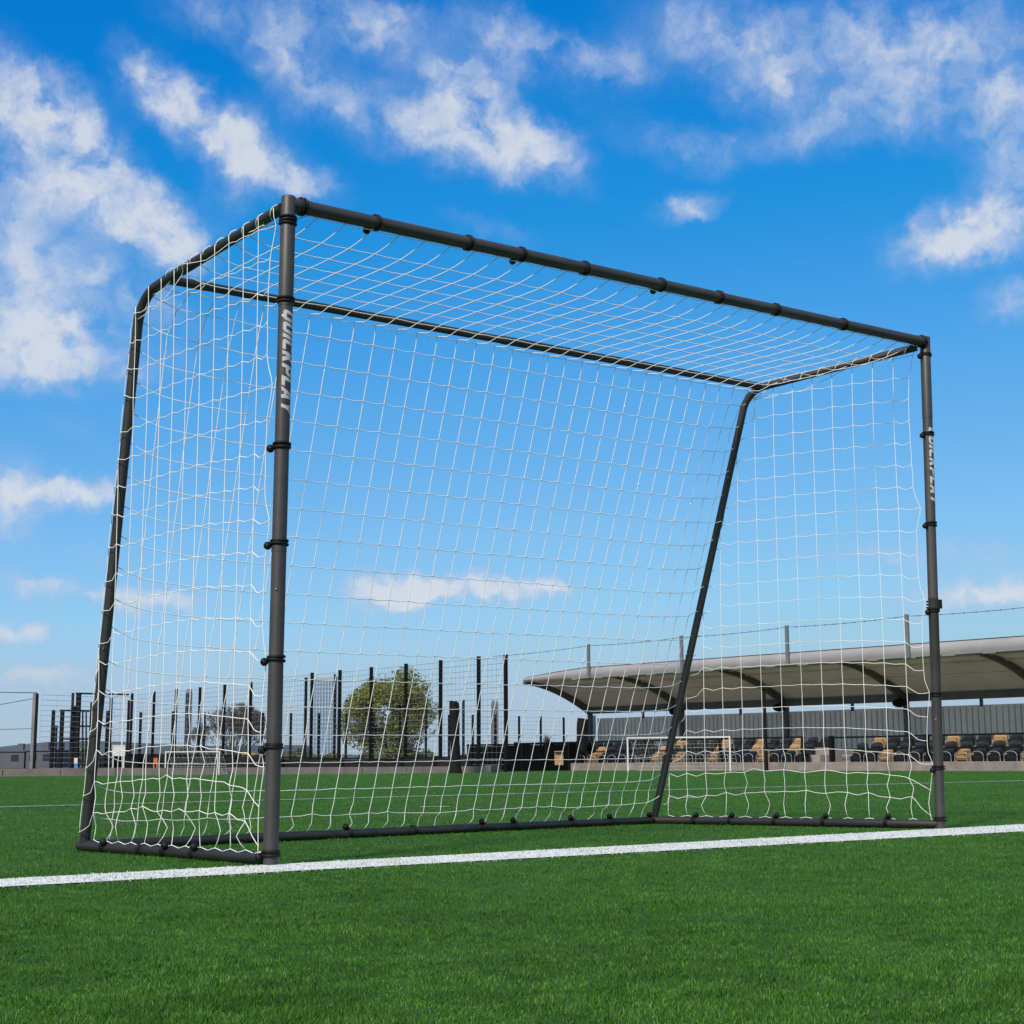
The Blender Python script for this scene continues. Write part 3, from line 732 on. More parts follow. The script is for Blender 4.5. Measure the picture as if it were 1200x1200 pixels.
# roof shell: arched lining, thick edge, fascia roll
TF = 3.95; ZB, ZF, ZTOP = 2.69, 3.78, 4.20
def arch(f):   # f 0 at columns, 1 at the front edge: steep at the back, flat at the front
    return TF*f, ZB+(ZF-ZB)*math.sin(f*PI/2)**0.85
def front_scale(k): return min(1.0, max(0.0, (k+0.06)/0.75))
ks = [K0+0.05*i for i in range(0, 16)]+[0.8+0.4*i for i in range(0, 13)]
rows = []
for k in ks: rows.append([st(k, *arch(j/14)) for j in range(15)])
mb = MB(); mb.sheet(rows); mb.build('canopy_lining', M['roof_under'], stand, True)
rows = []; 
for k in ks:
    e = front_scale(k)**0.6; r_ = []
    for j in range(15):
        t, z = arch(j/14); r_.append(st(k, t-0.02*0, z+0.06+0.36*e*(1-(1-j/14)**2*.2)))
    rows.append(r_[::-1])
mb = MB(); mb.sheet(rows); mb.build('canopy_roof', M['fascia'], stand, True)
rows = []
for k in ks:
    e = front_scale(k)**0.6
    rows.append([st(k, TF, ZF+.004), st(k, TF+.05, ZF+.03+.08*e), st(k, TF+.04, ZF+.05+.22*e), st(k, TF-.03, ZF+.06+.34*e), st(k, TF-.16, ZF+.06+.38*e)])
mb = MB(); mb.sheet(rows); mb.build('fascia', M['fascia'], stand, True)
mb = MB()   # end closing plate of the canopy
a_ = [st(K0, *arch(j/14)) for j in range(15)]; b_ = [p+Vector((0, 0, .10)) for p in a_]
mb.sheet([a_, b_]); mb.build('canopy_end', M['rib'], stand)
mb = extrude([(TF+.03, ZF-.07), (TF+.03, ZF+.02), (TF-.12, ZF+.02), (TF-.12, ZF-.07)], 0.55, K1)
k = .7
while k < K1:
    mb.box(st(k, TF+.05, ZF-.01), AL*.5, NT*.018, Vector((0, 0, .03))); k += .27
mb.build('gutter', M['trim'], stand)
for f in (.33, .62, .86):
    t_, z_ = arch(f); mb = extrude([(t_-.03, z_-.06), (t_-.03, z_-.004), (t_+.03, z_-.004), (t_+.03, z_-.06)], .1, K1); mb.build('purlin', M['roof_under'], stand)
mb = extrude([(.16, ZB-.22), (.16, ZB+.02), (-.30, ZB+.02), (-.30, ZB-.22)], K0, K1)
mb.build('rear_beam', M['rib'], stand)
for k in (.5, 1.5, 2.5, 3.5, 4.5):
    mb = MB(); mb.box(st(k, WT+.03, WTOP+.13), AL*.045, NT*.05, Vector((0, 0, .19))); mb.build('mullion', M['rib'], stand)
for k in range(0, 6):
    mb = MB(); n = 16
    for j in range(n):
        t0_, z0_ = arch(j/n); t1_, z1_ = arch((j+1)/n)
        h = .34-.22*(j/n)
        mb.add([st(k, t0_, z0_-.01)-AL*.07, st(k, t0_, z0_-.01)+AL*.07, st(k, t1_, z1_-.01)+AL*.07, st(k, t1_, z1_-.01)-AL*.07,
                st(k, t0_, z0_-h)-AL*.07, st(k, t0_, z0_-h)+AL*.07, st(k, t1_, z1_-h+.22/n)+AL*.07, st(k, t1_, z1_-h+.22/n)-AL*.07],
               [(0, 1, 2, 3), (7, 6, 5, 4), (0, 4, 5, 1), (1, 5, 6, 2), (2, 6, 7, 3), (3, 7, 4, 0)])
    mb.build('rib', M['rib'], stand)
    mb = MB(); mb.box(st(k, 0.0, 1.63), AL*.07, NT*.10, Vector((0, 0, .84))); mb.build('column', M['rib'], stand)
    if k:
        mb = MB(); mb.ball(st(k, .42, ZB-.29), .26, 14, 9, (1.0, 1.0, .62)); mb.tube([st(k, .1, ZB-.19), st(k, .42, ZB-.27)], .07, 8)
        mb.build('floodlight', M['black_steel'], stand, True)
# posts carrying the ball-stop wire on the front of the canopy
wp = []
for x in (690, 799, 923, 1064, 1235):
    kk = min((i/200 for i in range(0, 1100)), key=lambda q: abs((lambda p: 600+F*(p-CAM).dot(RT)/(p-CAM).dot(fw)-x)(st(q, TF+.1, 4))))
    dcam = (st(kk, TF+.1, 0)-CAM).dot(HF)
    ytop = {690: 755, 799: 745, 923: 733, 1064: 720, 1235: 706}[x]
    zt = at(x, ytop, dcam).z; b = st(kk, TF+.10, ZF-.05)
    mb = MB(); mb.box((b+Vector((b.x, b.y, zt)))/2, AL*.06, NT*.045, Vector((0, 0, (zt-b.z)/2))); mb.build('wire_post', M['galv'], stand); wp.append(Vector((b.x, b.y, zt-.06)))
mb = MB(); wp = [st(-.35, TF+.1, wp[0].z-.1)]+wp
for a, b in zip(wp, wp[1:]):
    mb.tube([a.lerp(b, i/8)-Vector((0, 0, .05*(1-(2*i/8-1)**2))) for i in range(9)], .011, 5)
    for i in range(1, 12): mb.ball(a.lerp(b, i/12)-Vector((0, 0, .05*(1-(2*i/12-1)**2))), .028, 5, 4)
mb.build('top_wire', M['wire'], stand)
mb = MB()   # rain pipe at the end of the wall
mb.tube([st(-.02, WT+.2, .7), st(-.02, WT+.2, 2.4)], .08, 10); mb.build('rain_pipe', M['white'], stand, True)
# front rail
for (ka, kb) in ((0.2, 2.90), (3.12, K1)):
    mb = MB(); mb.bar(st(ka, 5.42, 1.10), st(kb, 5.42, 1.14), .06); mb.bar(st(ka, 5.42, .72), st(kb, 5.42, .74), .035)
    k = ka+.01
    mb.build('front_rail', M['black_steel'], stand)
    while k < kb+.02:
        m2 = MB(); m2.bar(st(k, 5.42, .28), st(k, 5.42, 1.16), .10 if abs(k-ka) > .03 else .14); m2.build('rail_post', M['black_steel'], stand); k += .675
# seats: folding seats with rounded backs, one mesh data per colour shared by the copies
def seat_data(m, name):
    mb = MB(); w, h = .235, .40; n = 10; out = []
    for i in range(n+1):
        a = PI*i/n; cxx = math.copysign(abs(math.cos(a))**.45, math.cos(a))*w; out.append((cxx, .16+(h-.16)*math.sin(a)**.6))
    out += [(-w*.92, 0.03), (w*.92, .03)]
    nn = len(out)
    vs = [AL*x+Vector((0, 0, z))-NT*(.14+.12*z+.05*(1-(x/w)**2))+NT*0 for x, z in out]+[AL*x*.96+Vector((0, 0, z))-NT*(.19+.12*z+.05*(1-(x/w)**2)) for x, z in out]
    mb.add(vs, [tuple(range(nn)), tuple(range(nn, 2*nn))[::-1]]+[(i, nn+i, nn+(i+1) % nn, (i+1) % nn) for i in range(nn)])
    # folded pan in front, with ribbing
    for q in range(4):
        mb.box(AL*0+Vector((0, 0, .07+.065*q))-NT*(.05+.02*q), AL*(.19-.01*q), NT*.03, Vector((0, 0, .026)))
    for sx_ in (-1, 1): mb.box(AL*(sx_*.2)+Vector((0, 0, .10))-NT*.1, AL*.015, NT*.09, Vector((0, 0, .10)))
    me = bpy.data.meshes.new(name); me.from_pydata(mb.v, [], mb.f); me.update(); me.materials.append(m); return me
SB, ST = seat_data(M['seat_black'], 'seat_black'), seat_data(M['seat_tan'], 'seat_tan')
mb = MB(); q = [AL*(.225*math.cos(PI*i/12)*1.0)+Vector((0, 0, .08+.23*math.sin(PI*i/12)**.5))+NT*.03 for i in range(13)]
q = [AL*.225+NT*.03]+q+[-AL*.225+NT*.03]
mb.tube(q, .014, 6); FRM = bpy.data.meshes.new('seat_frame'); FRM.from_pydata(mb.v, [], mb.f); FRM.update(); FRM.materials.append(M['seat_frame'])
def pix(p):
    d = p-CAM; return 600+F*d.dot(RT)/d.dot(fw)
TAN = {0: [697, 762, 788, 833, 890, 1041, 1120, 1200], 1: [706, 777, 838, 886, 935], 2: [768, 795, 843, 893, 930, 1030, 1108, 1170]}
soff = Vector(stand.location); ns = 0; front = []
for row in range(3):
    k = 0.12+row*.03
    while k < 4.78:
        p = st(k, ROW_T[row], STEP_Z[row])
        gap = 2.84 < k < 3.16 or 1.30 < k < 1.36
        if not gap and pix(p) < 1225:
            x = pix(p); spx = 1782/((p-CAM).dot(HF))*.54*.9
            tan = any(abs(x-tx) < spx*.5 for tx in TAN[row])
            o = bpy.data.objects.new('seat', ST if tan else SB); COL.objects.link(o); o.parent = stand; o.location = p-soff; ns += 1
            if tan: o['label'] = 'tan seat among black seats'
            if row == 0: front.append((o, k))
        k += .58/BAY.length
for o, k in front:
    f = bpy.data.objects.new('frame', FRM); COL.objects.link(f); f.parent = o; f.location = (0, 0, 0)
print('SEATS', ns)

# ------------------------------------------------------------------ low kerb walls
def wall_seg(mb, a, b, h, w=.25):
    d = (b-a).normalized(); n = Vector((d.y, -d.x, 0)); n = -n if n.dot(CAM-a) > 0 else n
    mb.box((a+b)/2+n*w/2+Vector((0, 0, h/2-.02)), (b-a)/2, n*w/2, Vector((0, 0, h/2+.02)))
mb = MB(); nseg = 12
for i in range(nseg):
    a, b = kl0.lerp(kl1, i/nseg), kl0.lerp(kl1, (i+1)/nseg-.0012)
    wall_seg(mb, a, b, .20)
tag(mb.build('kerb_wall', M['concrete']), 'low pinkish concrete kerb wall along the pitch below the fences', 'kerb')
mb = MB(); 
for i in range(8): wall_seg(mb, kl1.lerp(ks0, i/8), kl1.lerp(ks0, (i+1)/8-.003), .22)
tag(mb.build('kerb_wall', M['concrete']), 'short concrete kerb wall running back towards the end of the stand', 'kerb')

# ------------------------------------------------------------------ fences
def dist(p): return (p-CAM).dot(HF)
def mesh_panel(a, b, z0, z1, parent, m, dz_=.2, dx=.25, r=.007, name='mesh_panel'):
    mb = MB(); n = max(1, round((b-a).length/dx)); nz = int((z1-z0)/dz_)
    for i in range(nz+1):
        z = z0+(z1-z0)*i/nz; mb.bar(Vector((a.x, a.y, z)), Vector((b.x, b.y, z)), r*1.6)
    for i in range(n+1):
        p = a.lerp(b, i/n); mb.bar(Vector((p.x, p.y, z0)), Vector((p.x, p.y, z1)), r*.6)
    return mb.build(name, m, parent)
def fence(name, label, posts_, m_post, m_wire, pw, group=None, z0=.05, **kw):
    """posts_: (ground point, height)"""
    e = empty(name, posts_[0][0].to_tuple(), label, 'fence', group)
    for p, h in posts_:
        mb = MB(); d = (posts_[-1][0]-posts_[0][0]).normalized(); n = Vector((d.y, -d.x, 0))
        mb.box(Vector((p.x, p.y, h/2)), d*pw/2, n*pw/2, Vector((0, 0, h/2))); mb.box(Vector((p.x, p.y, h+.012)), d*pw*.56, n*pw*.56, Vector((0, 0, .012)))
        mb.build('post', m_post, e)
    for (p, h), (q_, h2) in zip(posts_, posts_[1:]): mesh_panel(p, q_, z0, min(h, h2)-.06, e, m_wire, **kw)
    return e
def pg(x, D):
    p = at(x, 895, D); p.z = 0; return p
# tall fence receding to the left, panel by panel
A_, B_ = pg(593, 52), pg(152, 78)
def on_line(x, a, b):
    n = Vector((b.y-a.y, -(b.x-a.x), 0)); d = ray(x, 895); d.z = 0
    c = Vector((CAM.x, CAM.y, 0)); return c+d*((a-c).dot(n)/d.dot(n))
tall = [(593, 768), (561, 770), (516, 774.5), (475, 778.5), (434, 782.5), (397, 786), (364, 789), (328, 792), (292, 800), (261, 803), (232, 806), (204, 808), (178, 811), (152, 813)]
ps = [(on_line(x, A_, B_), at(x, y, dist(on_line(x, A_, B_))).z) for x, y in tall]
fence('mesh_fence', 'tall black post and welded mesh fence in front of the leafy tree', ps, M['black_steel'], M['wire'], .105)
# lower fence far behind it
low = [(163, 835, 110), (201, 834, 112), (238, 835, 114), (272, 835, 116), (307, 835.5, 118), (340, 836, 120), (373, 836, 122), (405, 837, 124), (437, 837, 126), (468, 837, 128), (499, 837, 130), (526, 838, 132), (554, 838, 134), (581, 838, 136), (608.5, 839.5, 138), (634, 839.5, 140), (661, 841, 142)]
ps = [(pg(x, D), at(x, y, D).z) for x, y, D in low]
fence('mesh_fence', 'lower dark mesh fence in the distance behind the tall fence', ps, M['black_steel'], M['wire'], .15, r=.010, dz_=.35, dx=.6)
# plain posts standing between the fences
for x, y, D, w, lab in ((357, 795, 60, .17, 'slim black post close beside the glass tower'), (391.5, 791, 64, .17, 'black post directly beside the tall glass tower edge'),
                        (499, 827, 70, .17, 'short black post before the edge of the leafy tree'), (543, 821, 57, .16, 'thin black post beside the bundle of black netting')):
    w *= .62; p = pg(x, D); h = at(x, y, D).z; mb = MB(); mb.box(Vector((p.x, p.y, h/2)), r0*w/2, HF*w/2, Vector((0, 0, h/2))); mb.box(Vector((p.x, p.y, h+.015)), r0*w*.6, HF*w*.6, Vector((0, 0, .015)))
    tag(mb.build('fence_post', M['black_steel']), lab, 'post', 'loose black posts by the fences')
# grey fence at the far left with its open frame
D = 44; p = pg(37, D); q_ = pg(-90, D-1); h = at(37, 811, D).z
e = empty('boundary_fence', p.to_tuple(), 'fence with a stout grey steel post and thin wires', 'fence')
mb = MB(); mb.box(Vector((p.x, p.y, h/2)), r0*.042, HF*.05, Vector((0, 0, h/2))); mb.build('post', M['galv'], e)
mb = MB(); mb.box(Vector((p.x+.075*r0.x, p.y+.075*r0.y, h/2-.02)), r0*.025, HF*.05, Vector((0, 0, h/2-.02))); mb.build('post', M['black_steel'], e)
mb = MB(); mb.bar(Vector((q_.x, q_.y, h-.02)), Vector((p.x, p.y, h-.02)), .028); mb.build('top_rail', M['galv'], e)
mb = MB(); mb.tube([Vector((q_.x, q_.y, h-.75)), Vector((p.x, p.y, h-.18))], .012, 5); mb.tube([Vector((q_.x, q_.y, h*.52)), Vector((p.x, p.y, h*.56))], .01, 5); mb.build('wire', M['wire'], e)
p2 = pg(132, 46); mesh_panel(p+r0*.2, p2, .2, h-.08, e, M['wire_pale'], dz_=.145, dx=.5, r=.006)
# black gate cage
D = 50
e = empty('gate_cage', pg(95, D).to_tuple(), 'cluster of black gate posts and frames beside the grey fence', 'gate')
for x, y, dd, w in ((60, 832, 0, .13), (64, 850, 1.2, .11), (70.5, 833, -1, .15), (82, 812, 1, .10), (83, 827, .2, .17), (89, 812, 0, .19), (105, 823, 1, .13), (124, 833, 1.5, .13), (127.5, 818, .7, .12), (148.5, 820, .9, .10)):
    w *= .72; p = pg(x, D+dd); hh = at(x, y, D+dd).z; mb = MB(); mb.box(Vector((p.x, p.y, hh/2)), r0*w/2, HF*w/2, Vector((0, 0, hh/2))); mb.box(Vector((p.x, p.y, .06)), r0*w*.9, HF*w*.9, Vector((0, 0, .06))); mb.build('gate_post', M['black_steel'], e)
mb = MB()
for (x0, y0, x1, y1) in ((89, 812.5, 151, 814), (70, 832.5, 105, 833), (70, 866, 105, 866), (82, 851, 105, 851), (105, 850, 125, 850)):
    mb.bar(at(x0, y0, D+.1), at(x1, y1, D+.1), .055)
for x in (97, 101): mb.bar(at(x, 833, D+.1), at(x, 900, D+.1), .04)
mb.build('gate_frame', M['black_steel'], e)
a, b = pg(61, D+.3), pg(105, D+.3); mesh_panel(a, b, .2, at(80, 834, D).z, e, M['wire'], dz_=.16, dx=.3, r=.008)
a, b = pg(105, D+1), pg(150, D+1); mesh_panel(a, b, .2, at(120, 815, D).z, e, M['wire'], dz_=.2, dx=.3, r=.008)
# boarded screens
def screen(x0, x1, ytop0, ytop1, D0, D1, label, name='board_screen', m='board', rail=True):
    a, b = pg(x0, D0), pg(x1, D1); z0_, z1_ = at(x0, ytop0, D0).z, at(x1, ytop1, D1).z
    e = empty(name, a.to_tuple(), label, 'screen'); n = max(2, round((b-a).length/1.8)); d = (b-a).normalized(); nn = Vector((d.y, -d.x, 0))
    mb = MB()
    for i in range(n):
        p, q2 = a.lerp(b, i/n), a.lerp(b, (i+.985)/n); z = z0_+(z1_-z0_)*(i+.5)/n
        mb.box((p+q2)/2+Vector((0, 0, z/2)), (q2-p)/2, nn*.03, Vector((0, 0, z/2)))
    mb.build('panel', M[m], e)
    if rail:
        mb = MB(); mb.bar(a+Vector((0, 0, z0_+.03)), b+Vector((0, 0, z1_+.03)), .09, .05); mb.build('top_rail', M['black_steel'], e)
    for i in range(n+1):
        p = a.lerp(b, i/n); z = z0_+(z1_-z0_)*i/n; mb = MB(); mb.box(p+Vector((0, 0, z/2))-nn*.07*(1 if nn.dot(CAM-p) < 0 else -1), d*.045, nn*.03, Vector((0, 0, z/2+.05))); mb.build('post', M['black_steel'], e)
screen(108, 330, 885, 887, 52, 52.5, 'long dark board screen behind the kerb near the bare tree')
screen(330, 470, 889, 891, 53, 53.5, 'low dark screen below the glass tower and leafy tree')
screen(470, 548, 889, 888, 53.5, 53.5, 'low dark screen beside the upright bundle of netting')
screen(548, 690, 874, 872, 54.5, 63, 'tallest dark board screen, running to the end of the stand')
# bundles of black netting stood upright
def bundle(x0, x1, ytop, ybot, D, label, lean, seed):
    rr = random.Random(seed); xc = (x0+x1)/2; hw = (x1-x0)/2*D/F/1.0
    b = pg(xc, D); h = at(xc, ytop, D).z; mb = MB(); n = 12; m_ = 9
    for s_, off, hh in ((1.0, 0, 1.0), (.55, hw*.55, .985), (.5, -hw*.5, 1.01)):
        pts = []; rad = []
        for j in range(m_+1):
            f = j/m_; pts.append(b+r0*(off+lean*f*hw+rr.uniform(-.04, .04)*hw)+Vector((0, 0, f*h*hh)))
            rad.append(hw*s_*(1.0+.35*max(0, .12-f)/.12 - .18*math.sin(f*PI) + rr.uniform(-.05, .05))*(.95 if f < .97 else .72))
        mb.tube(pts, .1, n, True, rad)
    o = mb.build('net_bundle', M['netting'], None, True, 50); return tag(o, label, 'net bundle', 'upright bundles of black netting')
bundle(528, 540, 822, 906, 46.8, 'upright bundle of black netting standing at the kerb by the pitch', -.4, 2)
bundle(674, 688, 842, 898, 62, 'upright bundle of black netting next to the rear wall of the stand', .3, 5)

# ------------------------------------------------------------------ small white goals
def small_goal(pa, pb, h, depth, label, tube=.055):
    e = empty('training_goal', ((pa+pb)/2).to_tuple(), label, 'goal', 'small white training goals')
    d = (pb-pa).normalized(); back = Vector((-d.y, d.x, 0)); back = back if back.dot(HF) > 0 else -back
    for p in (pa, pb):
        mb = MB(); mb.box(p+Vector((0, 0, h/2)), d*tube/2, back*tube/2, Vector((0, 0, h/2))); mb.build('post', M['white'], e)
        mb = MB(); mb.tube([p+Vector((0, 0, h-.04))+back*.05, p+back*(depth*.4)+Vector((0, 0, h-.1)), p+back*depth+Vector((0, 0, .03)), p+Vector((0, 0, .03))+back*.05], tube*.2, 6); mb.build('stay', M['white'], e)
    mb = MB(); mb.box((pa+pb)/2+Vector((0, 0, h-tube/2)), d*((pb-pa).length/2-tube*.5-.002), back*(tube/2-.003), Vector((0, 0, tube/2-.003))); mb.build('crossbar', M['white'], e)
    mb = MB(); n = max(4, round((pb-pa).length/.14)); r = .005
    prof = [(0.06, h-.05), (depth*.4, h-.12), (depth, .04)]
    for i in range(n+1):
        p = pa.lerp(pb, i/n)
        for (t0, z0), (t1, z1) in zip(prof, prof[1:]): mb.bar(p+back*t0+Vector((0, 0, z0)), p+back*t1+Vector((0, 0, z1)), r)
    for i in range(1, 9):
        f = i/8; t, z = depth*.4+depth*.6*f, (h-.12)+(.04-(h-.12))*f
        mb.bar(pa+back*t+Vector((0, 0, z)), pb+back*t+Vector((0, 0, z)), r)
    mb.build('net', M['white_net'], e)
pa, pb = pg(736, 53.5), pg(856, 52.0); small_goal(pa, pb, at(856, 862.5, 52).z, .9, 'small white goal with fine net standing in front of the stand')
pa, pb = pg(194, 43.5), pg(257, 43.0); small_goal(pa, pb, at(257, 880, 43).z, .5, 'tiny white goal standing by the kerb below the bare tree', .035)

# ------------------------------------------------------------------ small odds and ends by the fences
def board(name, x0, x1, y0, y1, D, m, label, cat, thick=.04, legs_=True):
    """upright panel with a folded edge and two short legs"""
    a, b = at(x0, y1, D), at(x1, y1, D); z1 = at(x0, y0, D).z; z0_ = a.z; w = (b-a).length; c = (a+b)/2
    mb = MB(); mb.box(Vector((c.x, c.y, (z0_+z1)/2)), r0*w/2, HF*thick/2, Vector((0, 0, (z1-z0_)/2)))
    mb.box(Vector((c.x, c.y, z1+.01)), r0*w*.52, HF*thick*.8, Vector((0, 0, .015)))
    if legs_:
        for s_ in (-.42, .42): mb.box(Vector((c.x, c.y, z0_/2))+r0*w*s_, r0*.02, HF*.02, Vector((0, 0, max(.02, z0_/2))))
    o = mb.build(name, M[m]); tag(o, label, cat); return o
board('white_panel', 131.5, 146.5, 874, 886, 49.6, 'white', 'white panel hung at the gate frames above the dark screen', 'panel')
o = board('notice_board', 87, 91, 896, 903, 48.5, 'blue', 'small blue and white notice board at the foot of the gate', 'sign')
a = at(87, 896, 48.5); b = at(91, 888, 48.5); mb = MB(); mb.box(Vector(((a.x+b.x)/2, (a.y+b.y)/2, (a.z+.03+b.z)/2)), r0*.055, HF*.022, Vector((0, 0, (b.z-a.z-.03)/2))); mb.build('top_panel', M['white'], o)
board('orange_sign', 180, 184.5, 889, 894, 51.6, 'orange', 'small orange sign fixed low on the dark screen', 'sign')
board('ochre_panel', 283, 299, 883, 886.5, 70, 'yellow', 'ochre panel beside the trunk of the bare tree', 'panel')
board('tan_crate', 650, 660, 881, 896.5, 58, 'seat_tan', 'tan slatted crate standing against the dark board screen', 'crate', .4, False)
# slim black lamp pole in front of the seats
p = pg(898, 51.5); h = at(898, 806, 51.5).z; mb = MB(); mb.tube([p, p+Vector((0, 0, h*.5)), p+Vector((0, 0, h))], .05, 10, True, [.07, .055, .05]); mb.box(p+Vector((0, 0, h)), r0*.10, HF*.08, Vector((0, 0, .05)))
tag(mb.build('lamp_pole', M['black_steel'], None, True, 40), 'slim black pole standing before the stand seats', 'pole')
# floodlight mast behind the stand
p = pg(1100.5, 95); e = empty('floodlight_mast', p.to_tuple(), 'floodlight mast rising behind the stand roof with three crossarms', 'floodlight')
h = at(1100, 702, 95).z; mb = MB(); mb.tube([p, p+Vector((0, 0, h))], .12, 10, True, [.2, .1]); mb.build('mast', M['galv'], e, True)
for y in (705, 708.5, 712):
    z = at(1098, y, 95).z; mb = MB(); mb.bar(p+r0*-.30+Vector((0, 0, z)), p+r0*.55+Vector((0, 0, z)), .10); mb.box(p+r0*.45+Vector((0, 0, z+.02))-HF*.12, r0*.18, HF*.08, Vector((0, 0, .09))); mb.build('crossarm', M['black_steel'], e)

# ------------------------------------------------------------------ trees
def tree(name, base, H, Wd_, trunk_h, label, m_bark, leaves=0, leaf_m=None, seed=1, rmin=.008, twigs=5, leafsize=.16, depth=6, nlimbs=8, crown_c=.6):
    rr = random.Random(seed); e = empty(name, base.to_tuple(), label, 'tree')
    mb = MB(); tips = []; cen = base+Vector((0, 0, H*crown_c)); RX, RZ = Wd_/2, H*(1-crown_c)*1.02
    def inside(p): 
        d = p-cen; rz = RZ if d.z > 0 else H*(crown_c)-trunk_h*.5
        return (d.x**2+d.y**2)/RX**2+(d.z/rz)**2
    def grow(p, d, l, r, lev):
        n = 3; pts = [p]; rad = [r]
        for i in range(n):
            d = (d+Vector((rr.gauss(0, .13), rr.gauss(0, .13), rr.gauss(0.05, .09)))).normalized(); p = p+d*l/n; pts.append(p); rad.append(r*(1-.35*(i+1)/n))
        mb.tube(pts, r, 7 if lev < 2 else (5 if lev < 4 else 3), lev > 3, rad)
        if lev >= 3: tips.extend(pts[1:])
        if lev >= depth or inside(p) > 1.02: return
        for c in range(rr.choice((2, 3, 3)) if lev < 4 else rr.choice((2, 3))):
            ax = Vector((rr.gauss(0, 1), rr.gauss(0, 1), rr.gauss(0, 1))).normalized()
            nd = (Matrix.Rotation(rr.uniform(.25, .75), 3, ax) @ d).normalized()
            if inside(p+nd*l*.7) > 1.1: nd = (nd+(cen-p).normalized()*.6).normalized()
            grow(p, nd, l*rr.uniform(.66, .86), max(rmin*H/7, rad[-1]*rr.uniform(.5, .7)), lev+1)
    tr = H*.026
    mb.tube([base-Vector((0, 0, .1)), base+Vector((0, 0, trunk_h*.3)), base+Vector((0, 0, trunk_h))], tr, 10, True, [tr*1.5, tr*1.1, tr])
    for i in range(nlimbs):
        a = 2*PI*(i+rr.uniform(-.3, .3))/nlimbs; tilt = rr.uniform(.15, 1.0) if i % 2 else rr.uniform(.6, 1.2)
        d = Vector((math.cos(a)*math.sin(tilt), math.sin(a)*math.sin(tilt), math.cos(tilt)))
        grow(base+Vector((0, 0, trunk_h*rr.uniform(.7, 1))), d, H*.23*rr.uniform(.85, 1.15), tr*.6, 0)
    mb.build('trunk', m_bark, e, True)
    if leaves:
        lv = MB(); rr.shuffle(tips)
        ncl = 20; lobes = []
        for _ in range(ncl):
            a = rr.uniform(0, 2*PI); el_ = rr.uniform(-1.15, 1.3); q2 = rr.uniform(.55, 1.02)
            lobes.append((cen+Vector((math.cos(a)*math.cos(el_)*RX*q2, math.sin(a)*math.cos(el_)*RX*q2, math.sin(el_)*(RZ if el_ > 0 else RZ*.9)*q2)), rr.uniform(.12, .24)*Wd_))
        n = 0; tries = 0
        while n < leaves and tries < leaves*6:
            tries += 1
            if rr.random() < .62:
                c, rad = rr.choice(lobes); v = Vector((rr.gauss(0, 1), rr.gauss(0, 1), rr.gauss(0, .8))).normalized()*rad*rr.random()**.45
                p = c+v
            else:
                p = rr.choice(tips)+Vector((rr.gauss(0, .05), rr.gauss(0, .05), rr.gauss(0, .05)))*H*.45
            if p.z < base.z+trunk_h*.45: continue
            s_ = leafsize*rr.uniform(.6, 1.3); a1 = Vector((rr.gauss(0, 1), rr.gauss(0, 1), rr.gauss(0, .6))).normalized(); a2 = a1.cross(Vector((rr.gauss(0, 1), rr.gauss(0, 1), rr.gauss(0, 1)))).normalized()
            lv.add([p-a1*s_, p+a2*s_*.5, p+a1*s_, p-a2*s_*.5], [(0, 1, 2, 3)]); n += 1
        lv.build('crown', leaf_m, e)
    return e
D = 150; b = pg(455, D); H = at(455, 782, D).z
tree('leafy_tree', b, H, 114*D/F, H*.10, 'round tree with olive spring leaves behind the tall mesh fence', M['bark'], 23000, M['leaf'], 11, leafsize=.155, nlimbs=11, crown_c=.5, depth=5)
D = 140; b = pg(270, D); H = at(270, 824, D).z
tree('bare_tree', b, H, 88*D/F, H*.10, 'round leafless tree of fine grey twigs behind the fence', M['twig'], 0, None, 5, depth=7, nlimbs=14, crown_c=.5, rmin=.019)
D = 90; b = pg(641, D); H = at(641, 853, D).z
e = empty('tufted_shrub', b.to_tuple(), 'small tufted shrub rising above the dark board screen', 'shrub'); rr = random.Random(3)
mb = MB(); mb.tube([b, b+Vector((0, 0, H*.6))], .06, 6, True, [.08, .03]); mb.build('stem', M['bark'], e)
mb = MB()
for i in range(420):
    a = rr.uniform(0, 2*PI); t = rr.uniform(.1, 1.3); d = Vector((math.cos(a)*math.sin(t), math.sin(a)*math.sin(t), math.cos(t))); p = b+Vector((0, 0, H*rr.uniform(.3, .62))); l = H*rr.uniform(.18, .42); s_ = d.cross(dz).normalized()*.025
    mb.add([p-s_, p+s_, p+d*l-Vector((0, 0, l*.25*t))], [(0, 1, 2)])
mb.build('crown', M['shrub_leaf'], e)
# low scrub line far behind the fences
rr = random.Random(9); mb = MB()
for i in range(9000):
    x = rr.uniform(-60, 720); D = rr.uniform(165, 200); top = 884+4*math.sin(x*.05)+3*math.sin(x*.17+1); y = rr.uniform(top, 897)
    p = at(x, y, D); s_ = rr.uniform(.2, .5); a1 = Vector((rr.gauss(0, 1), rr.gauss(0, 1), rr.gauss(0, 1))).normalized(); a2 = a1.cross(Vector((rr.gauss(0, 1), rr.gauss(0, 1), 1))).normalized()
    mb.add([p-a1*s_, p+a2*s_*.6, p+a1*s_, p-a2*s_*.6], [(0, 1, 2, 3)])
tag(mb.build('undergrowth', M['shrub_leaf']), 'dark line of distant undergrowth behind the fences', 'undergrowth', kind='stuff')

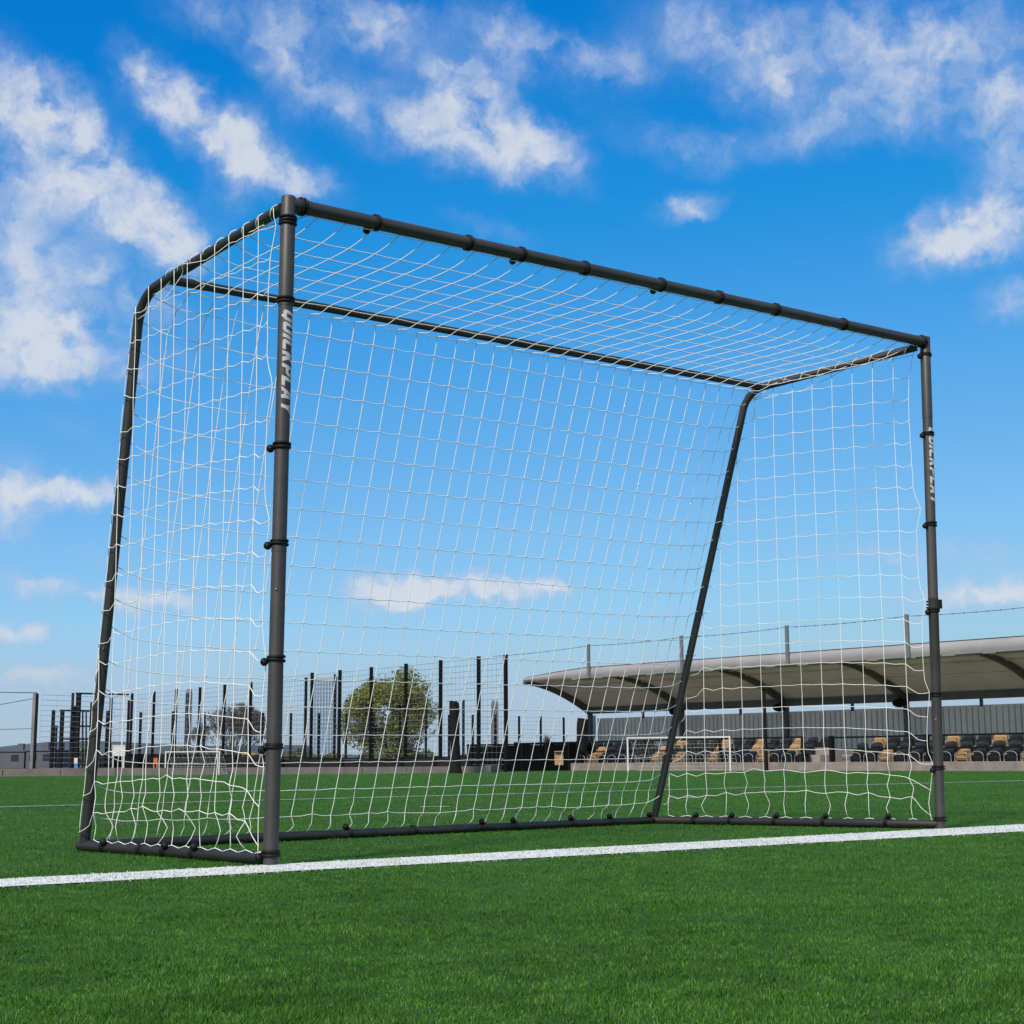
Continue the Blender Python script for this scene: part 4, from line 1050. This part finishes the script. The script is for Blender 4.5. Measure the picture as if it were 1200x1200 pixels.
# ------------------------------------------------------------------ distant buildings and hills
def tower(name, x0, x1, ytop, D, label, wall_m, band_m, nb, ncol, depth=None):
    a, b = pg(x0, D), pg(x1, D); w = (b-a).length; h = at((x0+x1)/2, ytop, D).z; c = (a+b)/2+HF*(depth or w)/2; dp = depth or w
    e = empty(name, c.to_tuple(), label, 'tower')
    mb = MB(); mb.box(c+Vector((0, 0, h/2)), r0*w/2, HF*dp/2, Vector((0, 0, h/2))); mb.build('wall', wall_m, e)
    for i in range(nb):
        z0_, z1_ = h*(i+.18)/nb*.97, h*(i+.86)/nb*.97; mb = MB()
        mb.box(c+Vector((0, 0, (z0_+z1_)/2)), r0*(w/2+.06), HF*(dp/2+.06), Vector((0, 0, (z1_-z0_)/2))); mb.build('window_band', band_m, e)
    mb = MB()
    for i in range(ncol+1):
        for s_ in (-1,):
            mb.box(c+r0*(w*(i/ncol-.5))+HF*s_*(dp/2+.25)+Vector((0, 0, h*.485)), r0*w*.018, HF*.2, Vector((0, 0, h*.485)))
    mb.build('fin', wall_m, e)
    mb = MB(); mb.box(c+Vector((0, 0, h+h*.008)), r0*w*.36, HF*dp*.36, Vector((0, 0, h*.012))); mb.build('roof_plant', wall_m, e)
    return e
tower('glass_tower', 367, 394, 793, 900, 'pale blue glass tower block in the distance between black posts', M['tower_frame'], M['tower_glass'], 22, 8)
tower('slate_tower', 215.5, 221.5, 809, 420, 'narrow dark slate tower near the bare tree', M['slate_tower'], M['far_window'], 12, 3)
tower('slate_tower', 576, 584, 822, 420, 'short narrow grey tower between the bundle of netting and last tall post', M['slate_tower'], M['slate_tower'], 10, 3)
# long dark buildings on the left skyline
D = 160
for x0, x1, y, lab in ((-60, 28, 881, 'long dark flat roofed building seen through the grey fence'), (30, 62, 880, 'lower dark building beside the black gate cage')):
    a, b = pg(x0, D), pg(x1, D); w = (b-a).length; h = at((x0+x1)/2, y, D).z; c = (a+b)/2+HF*5
    e = empty('terrace_building', c.to_tuple(), lab, 'building')
    mb = MB(); mb.box(c+Vector((0, 0, h/2)), r0*w/2, HF*5, Vector((0, 0, h/2))); mb.build('wall', M['far_brick'], e)
    mb = MB(); mb.box(c+Vector((0, 0, h+.07)), r0*(w/2+.12), HF*5.12, Vector((0, 0, .07))); mb.build('roof', M['far_brick'], e)
    n = max(2, int(w/1.6))
    for i in range(n):
        mb = MB(); mb.box(c+r0*(w*((i+.5)/n-.5))-HF*5.0+Vector((0, 0, h*.62)), r0*.38, HF*.03, Vector((0, 0, .33))); mb.build('window', M['far_window'], e)
    for s_ in (-.3, .25):
        mb = MB(); mb.box(c+r0*w*s_+Vector((0, 0, h+.5)), r0*.3, HF*.3, Vector((0, 0, .4))); mb.build('chimney', M['far_brick'], e)
# far ridge
mb = MB(); rows = [[], [], []]
for i in range(80):
    x = -400+2000*i/79; hgt = 876+6*math.sin(i*.21)+3*math.sin(i*.53+1)+(8 if x > 360 else 0)
    p = at(x, hgt, 2500); f = at(x, 895, 2100); b = at(x, 895, 2900)
    rows[0].append((f.x, f.y, -1)); rows[1].append(tuple(p)); rows[2].append((b.x, b.y, -1))
mb.sheet(rows); struct('hills', mb, M['hill'])
